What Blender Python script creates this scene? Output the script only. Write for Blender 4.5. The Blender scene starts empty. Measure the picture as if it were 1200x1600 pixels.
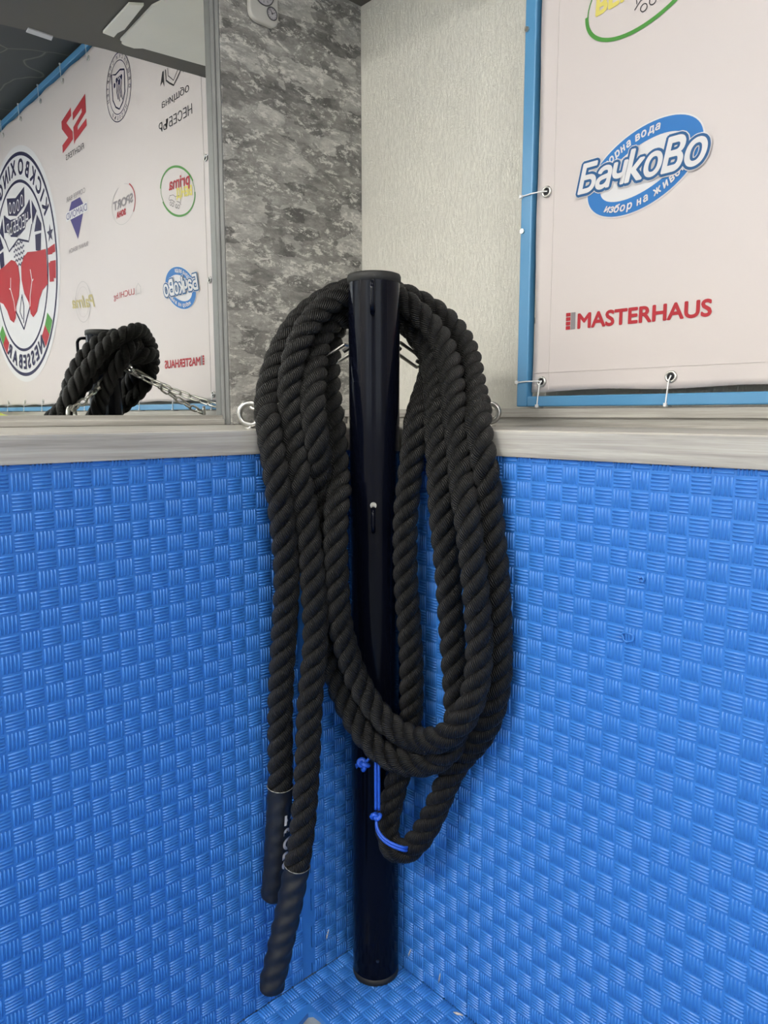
import bpy, bmesh, math, random
from mathutils import Vector, Matrix, Quaternion
PI = math.pi
random.seed(7)
SC = bpy.context.scene
COL = SC.collection

# ------------------------------------------------------------------ camera
cam_d = bpy.data.cameras.new('camera')
cam = bpy.data.objects.new('camera', cam_d)
COL.objects.link(cam)
SC.camera = cam
CAM_F, CAM_PITCH, CAM_ROLL, CAM_YAW = 1137.288, 0.134241, -0.00087047, 0.816740
CAM_LOC = Vector((-0.902495, -1.013446, 1.062266))
cam_d.sensor_fit = 'AUTO'
cam_d.sensor_width = 36.0
cam_d.lens = CAM_F / 1600 * 36.0
cam_d.clip_start = 0.02
fw = Vector((math.cos(CAM_YAW) * math.cos(CAM_PITCH), math.sin(CAM_YAW) * math.cos(CAM_PITCH), -math.sin(CAM_PITCH)))
r_ = Vector((math.sin(CAM_YAW), -math.cos(CAM_YAW), 0))
u_ = r_.cross(fw)
rr = r_ * math.cos(CAM_ROLL) + u_ * math.sin(CAM_ROLL)
uu = u_ * math.cos(CAM_ROLL) - r_ * math.sin(CAM_ROLL)
m = Matrix((rr, uu, -fw)).transposed().to_4x4()
m.translation = CAM_LOC
cam.matrix_world = m

# ------------------------------------------------------------------ world, lights, exposure
w = bpy.data.worlds.new('world')
SC.world = w
w.use_nodes = True
w.node_tree.nodes['Background'].inputs[0].default_value = (0.75, 0.8, 0.9, 1)
w.node_tree.nodes['Background'].inputs[1].default_value = 0.3
SC.view_settings.view_transform = 'Standard'
SC.view_settings.look = 'None'
SC.view_settings.gamma = 1
SC.view_settings.use_curve_mapping = False
SC.view_settings.exposure = 0.92
CEIL_Z = 2.52
LAMPS = [   # x, y, size x, size y, strength, colour : flat ceiling lamps of the gym
    (-0.72, -0.52, 0.50, 0.50, 6.5, (1.0, 0.96, 0.88)),
    (-1.35, -2.45, 1.20, 0.60, 12.0, (1.0, 0.97, 0.92)),
    (-2.65, -0.35, 0.60, 1.20, 25.0, (1.0, 0.97, 0.90)),
    (-2.55, -1.75, 0.60, 0.60, 3.5, (1.0, 0.97, 0.92)),
]
FILL_LIGHTS = [('fill_light_1', 'back', -2.3, -0.7, 0.95, 2.15, 0.8), ('fill_light_2', 'front', -2.3, -0.7, 0.95, 2.15, 0.8)]   # glowing panels added behind the camera as low fill light

# ------------------------------------------------------------------ materials
def new_mat(name):
    mt = bpy.data.materials.new(name)
    mt.use_nodes = True
    return mt, mt.node_tree.nodes, mt.node_tree.links, mt.node_tree.nodes['Principled BSDF']

def plain(name, col, rough=0.6, metal=0.0, coat=0.0, bump=None, var=0.0, scale=60.0):
    mt, N, L, B = new_mat(name)
    B.inputs['Base Color'].default_value = (*col, 1)
    B.inputs['Roughness'].default_value = rough
    B.inputs['Metallic'].default_value = metal
    B.inputs['Coat Weight'].default_value = coat
    B.inputs['Coat Roughness'].default_value = 0.08
    tc = N.new('ShaderNodeTexCoord')
    if var > 0:
        nz = N.new('ShaderNodeTexNoise'); nz.inputs['Scale'].default_value = scale; nz.inputs['Detail'].default_value = 4
        L.new(tc.outputs['Object'], nz.inputs['Vector'])
        mx = N.new('ShaderNodeMix'); mx.data_type = 'RGBA'
        mx.inputs[6].default_value = (*[c * (1 - var) for c in col], 1)
        mx.inputs[7].default_value = (*[min(1, c * (1 + var)) for c in col], 1)
        L.new(nz.outputs['Fac'], mx.inputs[0]); L.new(mx.outputs[2], B.inputs['Base Color'])
    if bump:
        nz = N.new('ShaderNodeTexNoise'); nz.inputs['Scale'].default_value = bump[0]; nz.inputs['Detail'].default_value = 3
        L.new(tc.outputs['Object'], nz.inputs['Vector'])
        bp = N.new('ShaderNodeBump'); bp.inputs['Strength'].default_value = bump[1]; bp.inputs['Distance'].default_value = bump[2]
        L.new(nz.outputs['Fac'], bp.inputs['Height']); L.new(bp.outputs['Normal'], B.inputs['Normal'])
    return mt

def ramp(N, stops, interp='LINEAR'):
    r = N.new('ShaderNodeValToRGB'); cr = r.color_ramp; cr.interpolation = interp
    while len(cr.elements) < len(stops): cr.elements.new(0.5)
    for e, (p, c) in zip(cr.elements, stops):
        e.position = p; e.color = (*c, 1) if len(c) == 3 else c
    return r

def mapped(N, L, scale, loc=(0, 0, 0), rot=(0, 0, 0), src='Object'):
    tc = N.new('ShaderNodeTexCoord'); mp = N.new('ShaderNodeMapping')
    mp.inputs['Scale'].default_value = scale; mp.inputs['Location'].default_value = loc; mp.inputs['Rotation'].default_value = rot
    L.new(tc.outputs[src], mp.inputs['Vector'])
    return mp.outputs['Vector']

def noise(N, L, vec, scale=1.0, detail=4, rough=0.6, dist=0.0):
    n = N.new('ShaderNodeTexNoise'); n.inputs['Scale'].default_value = scale; n.inputs['Detail'].default_value = detail
    n.inputs['Roughness'].default_value = rough; n.inputs['Distortion'].default_value = dist
    L.new(vec, n.inputs['Vector']); return n.outputs['Fac']

def mixc(N, L, fac, a, b):
    mx = N.new('ShaderNodeMix'); mx.data_type = 'RGBA'
    for i, v in ((0, fac), (6, a), (7, b)):
        if isinstance(v, (int, float)): mx.inputs[i].default_value = v
        elif isinstance(v, tuple): mx.inputs[i].default_value = (*v, 1)
        else: L.new(v, mx.inputs[i])
    return mx.outputs[2]

def bump(N, L, B, h, strength, dist, prev=None):
    b = N.new('ShaderNodeBump'); b.inputs['Strength'].default_value = strength; b.inputs['Distance'].default_value = dist
    L.new(h, b.inputs['Height'])
    if prev: L.new(prev, b.inputs['Normal'])
    L.new(b.outputs['Normal'], B.inputs['Normal']); return b.outputs['Normal']

def wood(name, along):
    mt, N, L, B = new_mat(name)
    s = [1.6, 1.6, 1.6]; 
    for i in range(3):
        if i != along: s[i] = 55.0
    v = mapped(N, L, tuple(s))
    f = noise(N, L, v, 1.0, 8, 0.7, 0.6)
    r = ramp(N, [(0.28, (0.19, 0.178, 0.155)), (0.45, (0.33, 0.312, 0.28)), (0.60, (0.45, 0.43, 0.39)), (0.78, (0.56, 0.54, 0.50))])
    L.new(f, r.inputs['Fac'])
    s2 = [5.0, 5.0, 5.0]
    for i in range(3):
        if i != along: s2[i] = 260.0
    f2 = noise(N, L, mapped(N, L, tuple(s2)), 1.0, 4, 0.7, 0.2)
    r2 = ramp(N, [(0.35, (0.80, 0.80, 0.80)), (0.6, (1, 1, 1))])
    L.new(f2, r2.inputs['Fac'])
    mx = N.new('ShaderNodeMix'); mx.data_type = 'RGBA'; mx.blend_type = 'MULTIPLY'; mx.inputs[0].default_value = 0.8
    L.new(r.outputs[0], mx.inputs[6]); L.new(r2.outputs[0], mx.inputs[7]); L.new(mx.outputs[2], B.inputs['Base Color'])
    B.inputs['Roughness'].default_value = 0.48
    bump(N, L, B, f2, 0.15, 0.0005)
    return mt

def foam_material():
    mt, N, L, B = new_mat('blue_foam')
    f = noise(N, L, mapped(N, L, (5, 5, 5)), 1, 3, 0.5)
    c = mixc(N, L, f, (0.029, 0.160, 0.495), (0.039, 0.185, 0.545))
    L.new(c, B.inputs['Base Color'])
    B.inputs['Roughness'].default_value = 0.38
    B.inputs['Specular IOR Level'].default_value = 0.5
    bump(N, L, B, noise(N, L, mapped(N, L, (900, 900, 900)), 1, 2, 0.5), 0.10, 0.0003)
    return mt

def plaster_material():
    mt, N, L, B = new_mat('grey_brushed_plaster')
    # broad sideways trowel strokes with ragged ends, then small chips of lighter and darker paint
    wv = mapped(N, L, (8.0, 8.0, 19.0))
    warp = N.new('ShaderNodeTexNoise'); warp.inputs['Scale'].default_value = 2.2; warp.inputs['Detail'].default_value = 8; warp.inputs['Roughness'].default_value = 0.7
    L.new(wv, warp.inputs['Vector'])
    add = N.new('ShaderNodeMix'); add.data_type = 'VECTOR'; add.inputs[0].default_value = 0.30
    L.new(wv, add.inputs[4]); L.new(warp.outputs['Color'], add.inputs[5])
    vor = N.new('ShaderNodeTexVoronoi'); vor.distance = 'CHEBYCHEV'; vor.inputs['Scale'].default_value = 2.3
    L.new(add.outputs[1], vor.inputs['Vector'])
    sep = N.new('ShaderNodeSeparateColor'); L.new(vor.outputs['Color'], sep.inputs[0])
    soft = noise(N, L, mapped(N, L, (13, 13, 30), (5, 0, 2)), 1, 12, 0.80, 0.25)
    mxv = N.new('ShaderNodeMath'); mxv.operation = 'MULTIPLY_ADD'; mxv.inputs[1].default_value = 0.60
    sc = N.new('ShaderNodeMath'); sc.operation = 'MULTIPLY_ADD'; sc.inputs[1].default_value = 1.9; sc.inputs[2].default_value = -0.72
    L.new(soft, sc.inputs[0]); L.new(sep.outputs[0], mxv.inputs[0]); L.new(sc.outputs[0], mxv.inputs[2])
    r = ramp(N, [(0.10, (0.085, 0.082, 0.078)), (0.34, (0.17, 0.165, 0.155)), (0.56, (0.26, 0.253, 0.235)), (0.76, (0.36, 0.35, 0.328)), (0.95, (0.50, 0.49, 0.455))])
    L.new(mxv.outputs[0], r.inputs['Fac'])
    f1 = noise(N, L, mapped(N, L, (42, 42, 80), (3, 0, 1)), 1, 10, 0.80, 0.3)
    rl = ramp(N, [(0.50, (0, 0, 0)), (0.54, (0.85, 0.85, 0.85))]); L.new(f1, rl.inputs['Fac'])
    f2 = noise(N, L, mapped(N, L, (9, 9, 26), (0, 0, 7)), 1, 6, 0.7, 1.5)
    rm = ramp(N, [(0.47, (0, 0, 0)), (0.55, (1, 1, 1))]); L.new(f2, rm.inputs['Fac'])
    mul = N.new('ShaderNodeMath'); mul.operation = 'MULTIPLY'; L.new(rl.outputs[0], mul.inputs[0]); L.new(rm.outputs[0], mul.inputs[1])
    c1 = mixc(N, L, mul.outputs[0], r.outputs[0], (0.66, 0.645, 0.60))
    f3 = noise(N, L, mapped(N, L, (26, 26, 90), (11, 0, 4)), 1, 9, 0.78, 0.7)
    rd = ramp(N, [(0.585, (0, 0, 0)), (0.64, (0.8, 0.8, 0.8))]); L.new(f3, rd.inputs['Fac'])
    c2 = mixc(N, L, rd.outputs[0], c1, (0.15, 0.145, 0.135))
    L.new(c2, B.inputs['Base Color'])
    B.inputs['Roughness'].default_value = 0.5
    n = bump(N, L, B, f1, 0.6, 0.003)
    bump(N, L, B, mxv.outputs[0], 0.4, 0.003, n)
    return mt

def wallpaper_material():
    mt, N, L, B = new_mat('cream_fibre_wallpaper')
    f = noise(N, L, mapped(N, L, (150, 150, 60)), 1, 6, 0.75, 2.5)
    f2 = noise(N, L, mapped(N, L, (60, 60, 260), (2, 2, 2)), 1, 4, 0.6, 1.0)
    c = mixc(N, L, f, (0.90, 0.87, 0.775), (0.95, 0.93, 0.85))
    L.new(c, B.inputs['Base Color'])
    B.inputs['Roughness'].default_value = 0.75
    n = bump(N, L, B, f, 1.0, 0.0055)
    bump(N, L, B, f2, 0.35, 0.0012, n)
    return mt

def banner_cloth_material():
    mt, N, L, B = new_mat('white_banner_vinyl')
    B.inputs['Base Color'].default_value = (0.530, 0.483, 0.470, 1)
    B.inputs['Roughness'].default_value = 0.5
    f = noise(N, L, mapped(N, L, (3.2, 3.2, 2.2)), 1, 3, 0.45, 0.6)
    n = bump(N, L, B, f, 0.45, 0.012)
    bump(N, L, B, noise(N, L, mapped(N, L, (700, 700, 700)), 1, 2, 0.5), 0.05, 0.0003, n)
    return mt

def rope_material():
    mt, N, L, B = new_mat('black_braided_yarn')
    tc = N.new('ShaderNodeTexCoord')
    sx = N.new('ShaderNodeSeparateXYZ'); L.new(tc.outputs['UV'], sx.inputs[0])
    # yarn lines: fine diagonal ridges round every strand
    a = N.new('ShaderNodeMath'); a.operation = 'MULTIPLY_ADD'; a.inputs[1].default_value = 0.020; 
    L.new(sx.outputs['Y'], a.inputs[0]); L.new(sx.outputs['X'], a.inputs[2])
    b = N.new('ShaderNodeMath'); b.operation = 'MULTIPLY'; b.inputs[1].default_value = 2 * PI / 0.0025
    L.new(a.outputs[0], b.inputs[0])
    nz = noise(N, L, mapped(N, L, (240, 240, 240)), 1, 3, 0.6)
    c0 = N.new('ShaderNodeMath'); c0.operation = 'MULTIPLY_ADD'; c0.inputs[1].default_value = 3.0
    L.new(nz, c0.inputs[0]); L.new(b.outputs[0], c0.inputs[2])
    s = N.new('ShaderNodeMath'); s.operation = 'SINE'; L.new(c0.outputs[0], s.inputs[0])
    h = N.new('ShaderNodeMath'); h.operation = 'MULTIPLY_ADD'; h.inputs[1].default_value = 0.5; h.inputs[2].default_value = 0.5
    L.new(s.outputs[0], h.inputs[0])
    c = mixc(N, L, h.outputs[0], (0.0005, 0.0005, 0.0008), (0.0105, 0.0098, 0.0088))  # yarn grooves darkened in the colour to strengthen the relief shading
    L.new(c, B.inputs['Base Color'])
    B.inputs['Roughness'].default_value = 0.48
    B.inputs['Specular IOR Level'].default_value = 0.24
    B.inputs['Sheen Weight'].default_value = 0.02
    B.inputs['Sheen Roughness'].default_value = 0.4
    n = bump(N, L, B, h.outputs[0], 1.0, 0.0013)
    bump(N, L, B, nz, 0.3, 0.0008, n)
    return mt

def glossy_post_material():
    mt, N, L, B = new_mat('black_gloss_paint')
    B.inputs['Base Color'].default_value = (0.0022, 0.0028, 0.0065, 1)
    B.inputs['Roughness'].default_value = 0.14
    B.inputs['Specular IOR Level'].default_value = 0.13
    return mt

def tarp_material():
    mt, N, L, B = new_mat('slate_ceiling_sheet')
    v = mapped(N, L, (2.4, 2.4, 2.4))
    vor = N.new('ShaderNodeTexVoronoi'); vor.feature = 'DISTANCE_TO_EDGE'; vor.inputs['Scale'].default_value = 1.0
    wp = N.new('ShaderNodeTexNoise'); wp.inputs['Scale'].default_value = 1.2; L.new(v, wp.inputs['Vector'])
    ad = N.new('ShaderNodeMix'); ad.data_type = 'VECTOR'; ad.inputs[0].default_value = 0.35
    L.new(v, ad.inputs[4]); L.new(wp.outputs['Color'], ad.inputs[5]); L.new(ad.outputs[1], vor.inputs['Vector'])
    r = ramp(N, [(0.0, (0.16, 0.16, 0.145)), (0.005, (0.045, 0.052, 0.055))]); L.new(vor.outputs['Distance'], r.inputs['Fac'])
    L.new(r.outputs[0], B.inputs['Base Color'])
    B.inputs['Roughness'].default_value = 0.6
    return mt

M = dict(
    foam=foam_material(), plaster=plaster_material(), wallpaper=wallpaper_material(), cloth=banner_cloth_material(),
    rope=rope_material(), post=glossy_post_material(), tarp=tarp_material(),
    wood_x=wood('grey_wood_laminate_a', 0), wood_y=wood('grey_wood_laminate_b', 1), wood_z=wood('grey_wood_laminate_c', 2),
    mirror=plain('mirror_glass', (0.86, 0.88, 0.87), 0.0, 1.0),
    sleeve=plain('black_shrink_sleeve', (0.0055, 0.0062, 0.0080), 0.5, bump=(160, 0.2, 0.001)),
    sleeve_edge=plain('grey_sleeve_edge', (0.20, 0.20, 0.18), 0.6),
    capm=plain('matt_black_plastic', (0.010, 0.010, 0.009), 0.6),
    steel=plain('galvanised_steel', (0.62, 0.61, 0.57), 0.28, 1.0, var=0.15, scale=300),
    darksteel=plain('dark_steel', (0.10, 0.10, 0.10), 0.35, 1.0),
    blue_paint=plain('blue_frame_paint', (0.070, 0.235, 0.43), 0.35, bump=(80, 0.15, 0.001)),
    print_blue=plain('print_blue', (0.028, 0.155, 0.42), 0.5),
    print_darkblue=plain('print_dark_blue', (0.022, 0.09, 0.22), 0.5),
    print_white=plain('print_white', (0.575, 0.57, 0.58), 0.5),
    print_red=plain('print_red', (0.36, 0.022, 0.032), 0.5),
    print_grey=plain('print_grey', (0.22, 0.20, 0.21), 0.5),
    print_green=plain('print_green', (0.065, 0.24, 0.045), 0.5),
    print_yellow=plain('print_yellow', (0.60, 0.52, 0.13), 0.5),
    print_black=plain('print_black', (0.025, 0.025, 0.030), 0.5),
    print_navy=plain('print_navy', (0.018, 0.018, 0.060), 0.5),
    print_violet=plain('print_violet', (0.045, 0.035, 0.16), 0.5),
    print_gold=plain('print_gold', (0.42, 0.36, 0.17), 0.5),
    print_pale=plain('print_pale_grey', (0.42, 0.40, 0.39), 0.5),
    zip_tie=plain('white_nylon', (0.72, 0.72, 0.72), 0.4),
    cord=plain('blue_cord', (0.010, 0.075, 0.46), 0.5, bump=(500, 0.5, 0.0012), var=0.35, scale=500),
    soffit=plain('brown_grey_board', (0.115, 0.108, 0.095), 0.7, var=0.05, scale=4),
    paper=plain('cream_board', (0.80, 0.78, 0.71), 0.7, var=0.05, scale=9),
    white_plastic=plain('off_white_plastic', (0.46, 0.45, 0.42), 0.4),
    dial=plain('dial_grey', (0.40, 0.38, 0.40), 0.5),
    darkgrey=plain('dark_grey_print', (0.07, 0.07, 0.075), 0.5),
    subfloor=plain('grey_concrete', (0.24, 0.27, 0.29), 0.8, bump=(60, 0.5, 0.003), var=0.3, scale=40),
    backwall=plain('white_gym_wall', (0.62, 0.60, 0.56), 0.8),
    yellow_cloth=plain('yellow_green_cloth', (0.52, 0.60, 0.10), 0.8, bump=(60, 0.4, 0.004), var=0.3, scale=25),
    moulding=plain('dark_grey_moulding', (0.17, 0.172, 0.168), 0.45, var=0.15, scale=30),
    eyesteel=plain('worn_eye_steel', (0.40, 0.395, 0.375), 0.3, 1.0, var=0.25, scale=200),
    fill=plain('dark_wall_core', (0.10, 0.10, 0.10), 0.9),
)

for k_, m_ in M.items():
    if k_.startswith('print_'): m_.node_tree.nodes['Principled BSDF'].inputs['Specular IOR Level'].default_value = 0.25

# ------------------------------------------------------------------ object helpers
def tag(o, label=None, cat=None, group=None, kind=None):
    if label: o['label'] = label
    if cat: o['category'] = cat
    if group: o['group'] = group
    if kind: o['kind'] = kind
    return o

def world_loc(o):
    v = Vector((0, 0, 0))
    while o is not None:
        v += o.location; o = o.parent
    return v

def empty(name, loc, label, cat, group=None):
    o = bpy.data.objects.new(name, None); o.empty_display_size = 0.05
    COL.objects.link(o); o.location = loc
    return tag(o, label, cat, group)

def obj(name, bm, mat, parent=None, smooth=False, origin=None, bevel=None, label=None):
    """bm holds world coordinates; the mesh is stored relative to its origin."""
    org = Vector(origin) if origin is not None else (world_loc(parent) if parent else Vector((0, 0, 0)))
    me = bpy.data.meshes.new(name)
    if org.length > 0: bmesh.ops.translate(bm, vec=-org, verts=bm.verts)
    bm.to_mesh(me); bm.free()
    mats = mat if isinstance(mat, (list, tuple)) else [mat]
    for q in mats: me.materials.append(q)
    if smooth:
        for p in me.polygons: p.use_smooth = True
    o = bpy.data.objects.new(name, me); COL.objects.link(o)
    if parent:
        o.parent = parent; o.location = org - world_loc(parent)
    else: o.location = org
    if bevel:
        b = o.modifiers.new('bevel', 'BEVEL'); b.width = bevel[0]; b.segments = bevel[1]; b.limit_method = 'ANGLE'; b.angle_limit = 0.6
    if label: o['label'] = label
    return o

def box(bm, x0, x1, y0, y1, z0, z1):
    v = [bm.verts.new(c) for c in ((x0, y0, z0), (x1, y0, z0), (x1, y1, z0), (x0, y1, z0), (x0, y0, z1), (x1, y0, z1), (x1, y1, z1), (x0, y1, z1))]
    for f in ((0, 3, 2, 1), (4, 5, 6, 7), (0, 1, 5, 4), (1, 2, 6, 5), (2, 3, 7, 6), (3, 0, 4, 7)): bm.faces.new([v[i] for i in f])
    return bm

def BX(*a):
    return box(bmesh.new(), *a)

def prism(bm, pts, d, flip=False):
    """pts: list of 3D points of one face; d: extrusion vector"""
    d = Vector(d); a = [bm.verts.new(Vector(p)) for p in pts]; b = [bm.verts.new(Vector(p) + d) for p in pts]
    n = len(a)
    bm.faces.new(a[::-1]); bm.faces.new(b)
    for i in range(n): bm.faces.new((a[i], a[(i + 1) % n], b[(i + 1) % n], b[i]))
    bmesh.ops.recalc_face_normals(bm, faces=bm.faces)
    return bm

def frames(path, closed=False):
    P = [Vector(p) for p in path]; n = len(P); T = []
    for i in range(n):
        if closed: t = P[(i + 1) % n] - P[i - 1]
        else: t = P[min(i + 1, n - 1)] - P[max(i - 1, 0)]
        T.append(t.normalized())
    ref = Vector((0, 0, 1)) if abs(T[0].z) < 0.9 else Vector((1, 0, 0))
    N0 = (ref - T[0] * ref.dot(T[0])).normalized(); NN = [N0]
    for i in range(1, n):
        q = T[i - 1].rotation_difference(T[i]); v = q @ NN[-1]
        NN.append((v - T[i] * v.dot(T[i])).normalized())
    return P, T, NN, [T[i].cross(NN[i]) for i in range(n)]

def tube(bm, path, r, seg=8, closed=False, cap=True):
    P, T, A, B = frames(path, closed); rings = []
    for i in range(len(P)):
        ri = r[i] if isinstance(r, (list, tuple)) else r
        rings.append([bm.verts.new(P[i] + (A[i] * math.cos(2 * PI * k / seg) + B[i] * math.sin(2 * PI * k / seg)) * ri) for k in range(seg)])
    m_ = len(rings)
    for i in range(m_ if closed else m_ - 1):
        a, b = rings[i], rings[(i + 1) % m_]
        off = 0
        if closed and i == m_ - 1:
            off = min(range(seg), key=lambda o_: (a[0].co - b[o_].co).length)
        for k in range(seg): bm.faces.new((a[k], a[(k + 1) % seg], b[(k + 1 + off) % seg], b[(k + off) % seg]))
    if cap and not closed: bm.faces.new(rings[0][::-1]); bm.faces.new(rings[-1])
    return bm

def cyl(bm, a, b, r, seg=16):
    return tube(bm, [a, b], r, seg)

def torus(bm, c, ax, R, r, seg=24, s2=8, sx=1.0):
    ax = Vector(ax).normalized(); q = Vector((0, 0, 1)).rotation_difference(ax); c = Vector(c)
    return tube(bm, [c + q @ Vector((R * math.cos(2 * PI * i / seg) * sx, R * math.sin(2 * PI * i / seg), 0)) for i in range(seg)], r, s2, closed=True)

def arrays_mesh(name, verts, faces, mat, parent, smooth=False):
    org = world_loc(parent) if parent else Vector((0, 0, 0))
    me = bpy.data.meshes.new(name)
    me.from_pydata([(x - org.x, y - org.y, z - org.z) for x, y, z in verts], [], faces)
    me.materials.append(mat)
    if smooth: me.polygons.foreach_set('use_smooth', [True] * len(me.polygons))
    o = bpy.data.objects.new(name, me); COL.objects.link(o)
    if parent: o.parent = parent
    return o

# ------------------------------------------------------------------ the setting
LEDGE_Z0, LEDGE_Z1 = 0.997, 1.0373
MIR_Y, COL_Y, WALL_X = 0.482, 0.4495, 0.395
REF_X = 0.35
FAR = -3.2
def struct(name, bm, mat, **k):
    return tag(obj(name, bm, mat, **k), kind='structure')

struct('floor', BX(FAR, WALL_X, FAR, 0.5, -0.06, -0.0105), M['subfloor'])
struct('ceiling', BX(FAR, 0.6, FAR, 0.7, CEIL_Z, CEIL_Z + 0.06), M['tarp'])
struct('wall_left', BX(FAR, WALL_X, MIR_Y + 0.008, 0.62, -0.06, CEIL_Z), M['backwall'])
struct('wall_right', BX(WALL_X, 0.55, FAR, 0.62, -0.06, CEIL_Z), M['wallpaper'])
struct('wall_back', BX(FAR, WALL_X, FAR - 0.1, FAR, -0.06, CEIL_Z), M['backwall'])
struct('wall_front', BX(FAR - 0.1, FAR, FAR - 0.1, 0.62, -0.06, CEIL_Z), M['backwall'])
struct('wall_left_lower', BX(FAR, WALL_X, 0.020, MIR_Y + 0.008, -0.016, LEDGE_Z0), M['fill'])
struct('wall_right_lower', BX(0.020, WALL_X, FAR, 0.020, -0.016, LEDGE_Z0), M['fill'])
struct('wall_corner', BX(-0.0084, WALL_X, COL_Y, MIR_Y + 0.008, LEDGE_Z1, CEIL_Z), M['plaster'], bevel=(0.002, 2))

# wooden ledges capping the padded lower walls
t1 = struct('trim_1', BX(FAR, -0.0065, 0.0, MIR_Y, LEDGE_Z0 + 0.001, LEDGE_Z1), M['wood_x'], bevel=(0.0012, 2))
obj('front_strip', BX(FAR, -0.0065, -0.0065, -0.0002, LEDGE_Z0, LEDGE_Z1 - 0.0012), M['wood_x'], t1, bevel=(0.0012, 2))
t2 = struct('trim_2', BX(0.0, WALL_X, FAR, MIR_Y, LEDGE_Z0 + 0.001, LEDGE_Z1), M['wood_y'], bevel=(0.0012, 2))
obj('front_strip', BX(-0.0065, -0.0002, FAR, 0.0, LEDGE_Z0, LEDGE_Z1 - 0.0012), M['wood_y'], t2, bevel=(0.0012, 2))
t3 = struct('trim_3', BX(0.332, WALL_X, FAR, COL_Y, 1.0545, 1.0725), M['wood_y'], bevel=(0.001, 2))
obj('lower_strip', BX(0.341, WALL_X, FAR, COL_Y, LEDGE_Z1, 1.0545), M['wood_y'], t3)

# ------------------------------------------------------------------ foam mats with woven relief
CELL = 0.0267
RP = [(-0.5, 0.0), (-0.24, 1.0), (0.24, 1.0), (0.5, 0.0)]
def ridges(cells, mapf, ch=0.0021):
    V = []; Fc = []
    L_ = CELL * 0.93; pitch = L_ / 5; wd = pitch * 0.66
    for (i, j) in cells:
        cu, cv = (i + 0.5) * CELL, (j + 0.5) * CELL
        hor = (i + j) % 2 == 0
        for k in range(5):
            o_ = (k - 2) * pitch
            b0 = len(V)
            for st, hh in ((-0.5, 0), (-0.44, 1), (0.44, 1), (0.5, 0)):
                for (pw, ph) in RP:
                    a = st * L_; b = o_ + pw * wd * (0.8 if hh == 0 else 1)
                    V.append(mapf(cu + a, cv + b, ph * hh * ch) if hor else mapf(cu + b, cv + a, ph * hh * ch))
            for s_ in range(3):
                for q in range(3):
                    a0 = b0 + s_ * 4 + q
                    Fc.append((a0, a0 + 1, a0 + 5, a0 + 4))
    return V, Fc

def jig(at, a0, a1, amp, period=0.075):
    """jigsaw edge running from a0 to a1 at distance `at`; returns (offset, along) pairs"""
    n = max(1, int(round(abs(a1 - a0) / period))); s = (a1 - a0) / n; out = [(at, a0)]
    for k in range(n):
        b = a0 + k * s
        out += [(at, b + s * 0.30), (at + amp, b + s * 0.22), (at + amp, b + s * 0.78), (at, b + s * 0.70)]
    out.append((at, a1)); return out

def mat_piece(parent_loc, label, group, outline, mapf, cells, thick=0.0175):
    t = empty('foam_mat', parent_loc, label, 'foam mat', group)
    bm = bmesh.new()
    a = [bm.verts.new(mapf(u, v, 0)) for u, v in outline]; b = [bm.verts.new(mapf(u, v, -thick)) for u, v in outline]
    n = len(a); f1 = bm.faces.new(a); f2 = bm.faces.new(b[::-1]); f1.normal_update(); f2.normal_update()
    for i in range(n): bm.faces.new((a[i], b[i], b[(i + 1) % n], a[(i + 1) % n]))
    bmesh.ops.triangulate(bm, faces=[f1, f2]); bmesh.ops.recalc_face_normals(bm, faces=bm.faces)
    obj('foam_sheet', bm, M['foam'], t)
    V, Fc = ridges(cells, mapf)
    r = arrays_mesh('woven_relief', V, Fc, M['foam'], t, smooth=True); r['kind'] = 'stuff'
    return t

mapL = lambda u, v, h: (u, -h, v)
mapR = lambda u, v, h: (-h, u, v)
mapF = lambda u, v, h: (u, v, h)
GRP = 'blue foam mats on the lower walls and floor'
TOPZ = 0.9955
nrow = int(TOPZ / CELL) + 1
SL, SR = -0.140, -0.276          # seams left and right of the corner
AMP = 0.011
# left wall
edge = [(a, b) for a, b in jig(SL, 0.002, TOPZ, AMP)]
mat_piece((-0.7, 0.0, 0.0), 'large blue woven-relief foam mat on the left wall, left of the hanging ropes', GRP,
          [(-1.5, 0.002), *[(a - 0.0011, b) for a, b in edge], (-1.5, TOPZ)], mapL,
          [(i, j) for i in range(-52, -6) for j in range(0, nrow)])
mat_piece((-0.07, 0.0, 0.0), 'narrow blue foam strip on the left wall behind the black post', GRP,
          [*[(a + 0.0011, b) for a, b in edge][::-1], (-0.0005, 0.002), (-0.0005, TOPZ)][::-1], mapL,
          [(i, j) for i in range(-5, 0) for j in range(0, nrow) ] )
# right wall
edge = [(a, b) for a, b in jig(SR, 0.002, TOPZ, AMP)]
mat_piece((0.0, -0.7, 0.0), 'large blue woven-relief foam mat on the right wall below the banner', GRP,
          [(-1.5, 0.002), *[(a - 0.0011, b) for a, b in edge], (-1.5, TOPZ)], mapR,
          [(i, j) for i in range(-52, -10) for j in range(0, nrow)])
mat_piece((0.0, -0.14, 0.0), 'blue foam strip on the right wall behind the right-hand ropes', GRP,
          [*[(a + 0.0011, b) for a, b in edge][::-1], (-0.0005, 0.002), (-0.0005, TOPZ)][::-1], mapR,
          [(i, j) for i in range(-10, 0) for j in range(0, nrow)])
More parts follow.
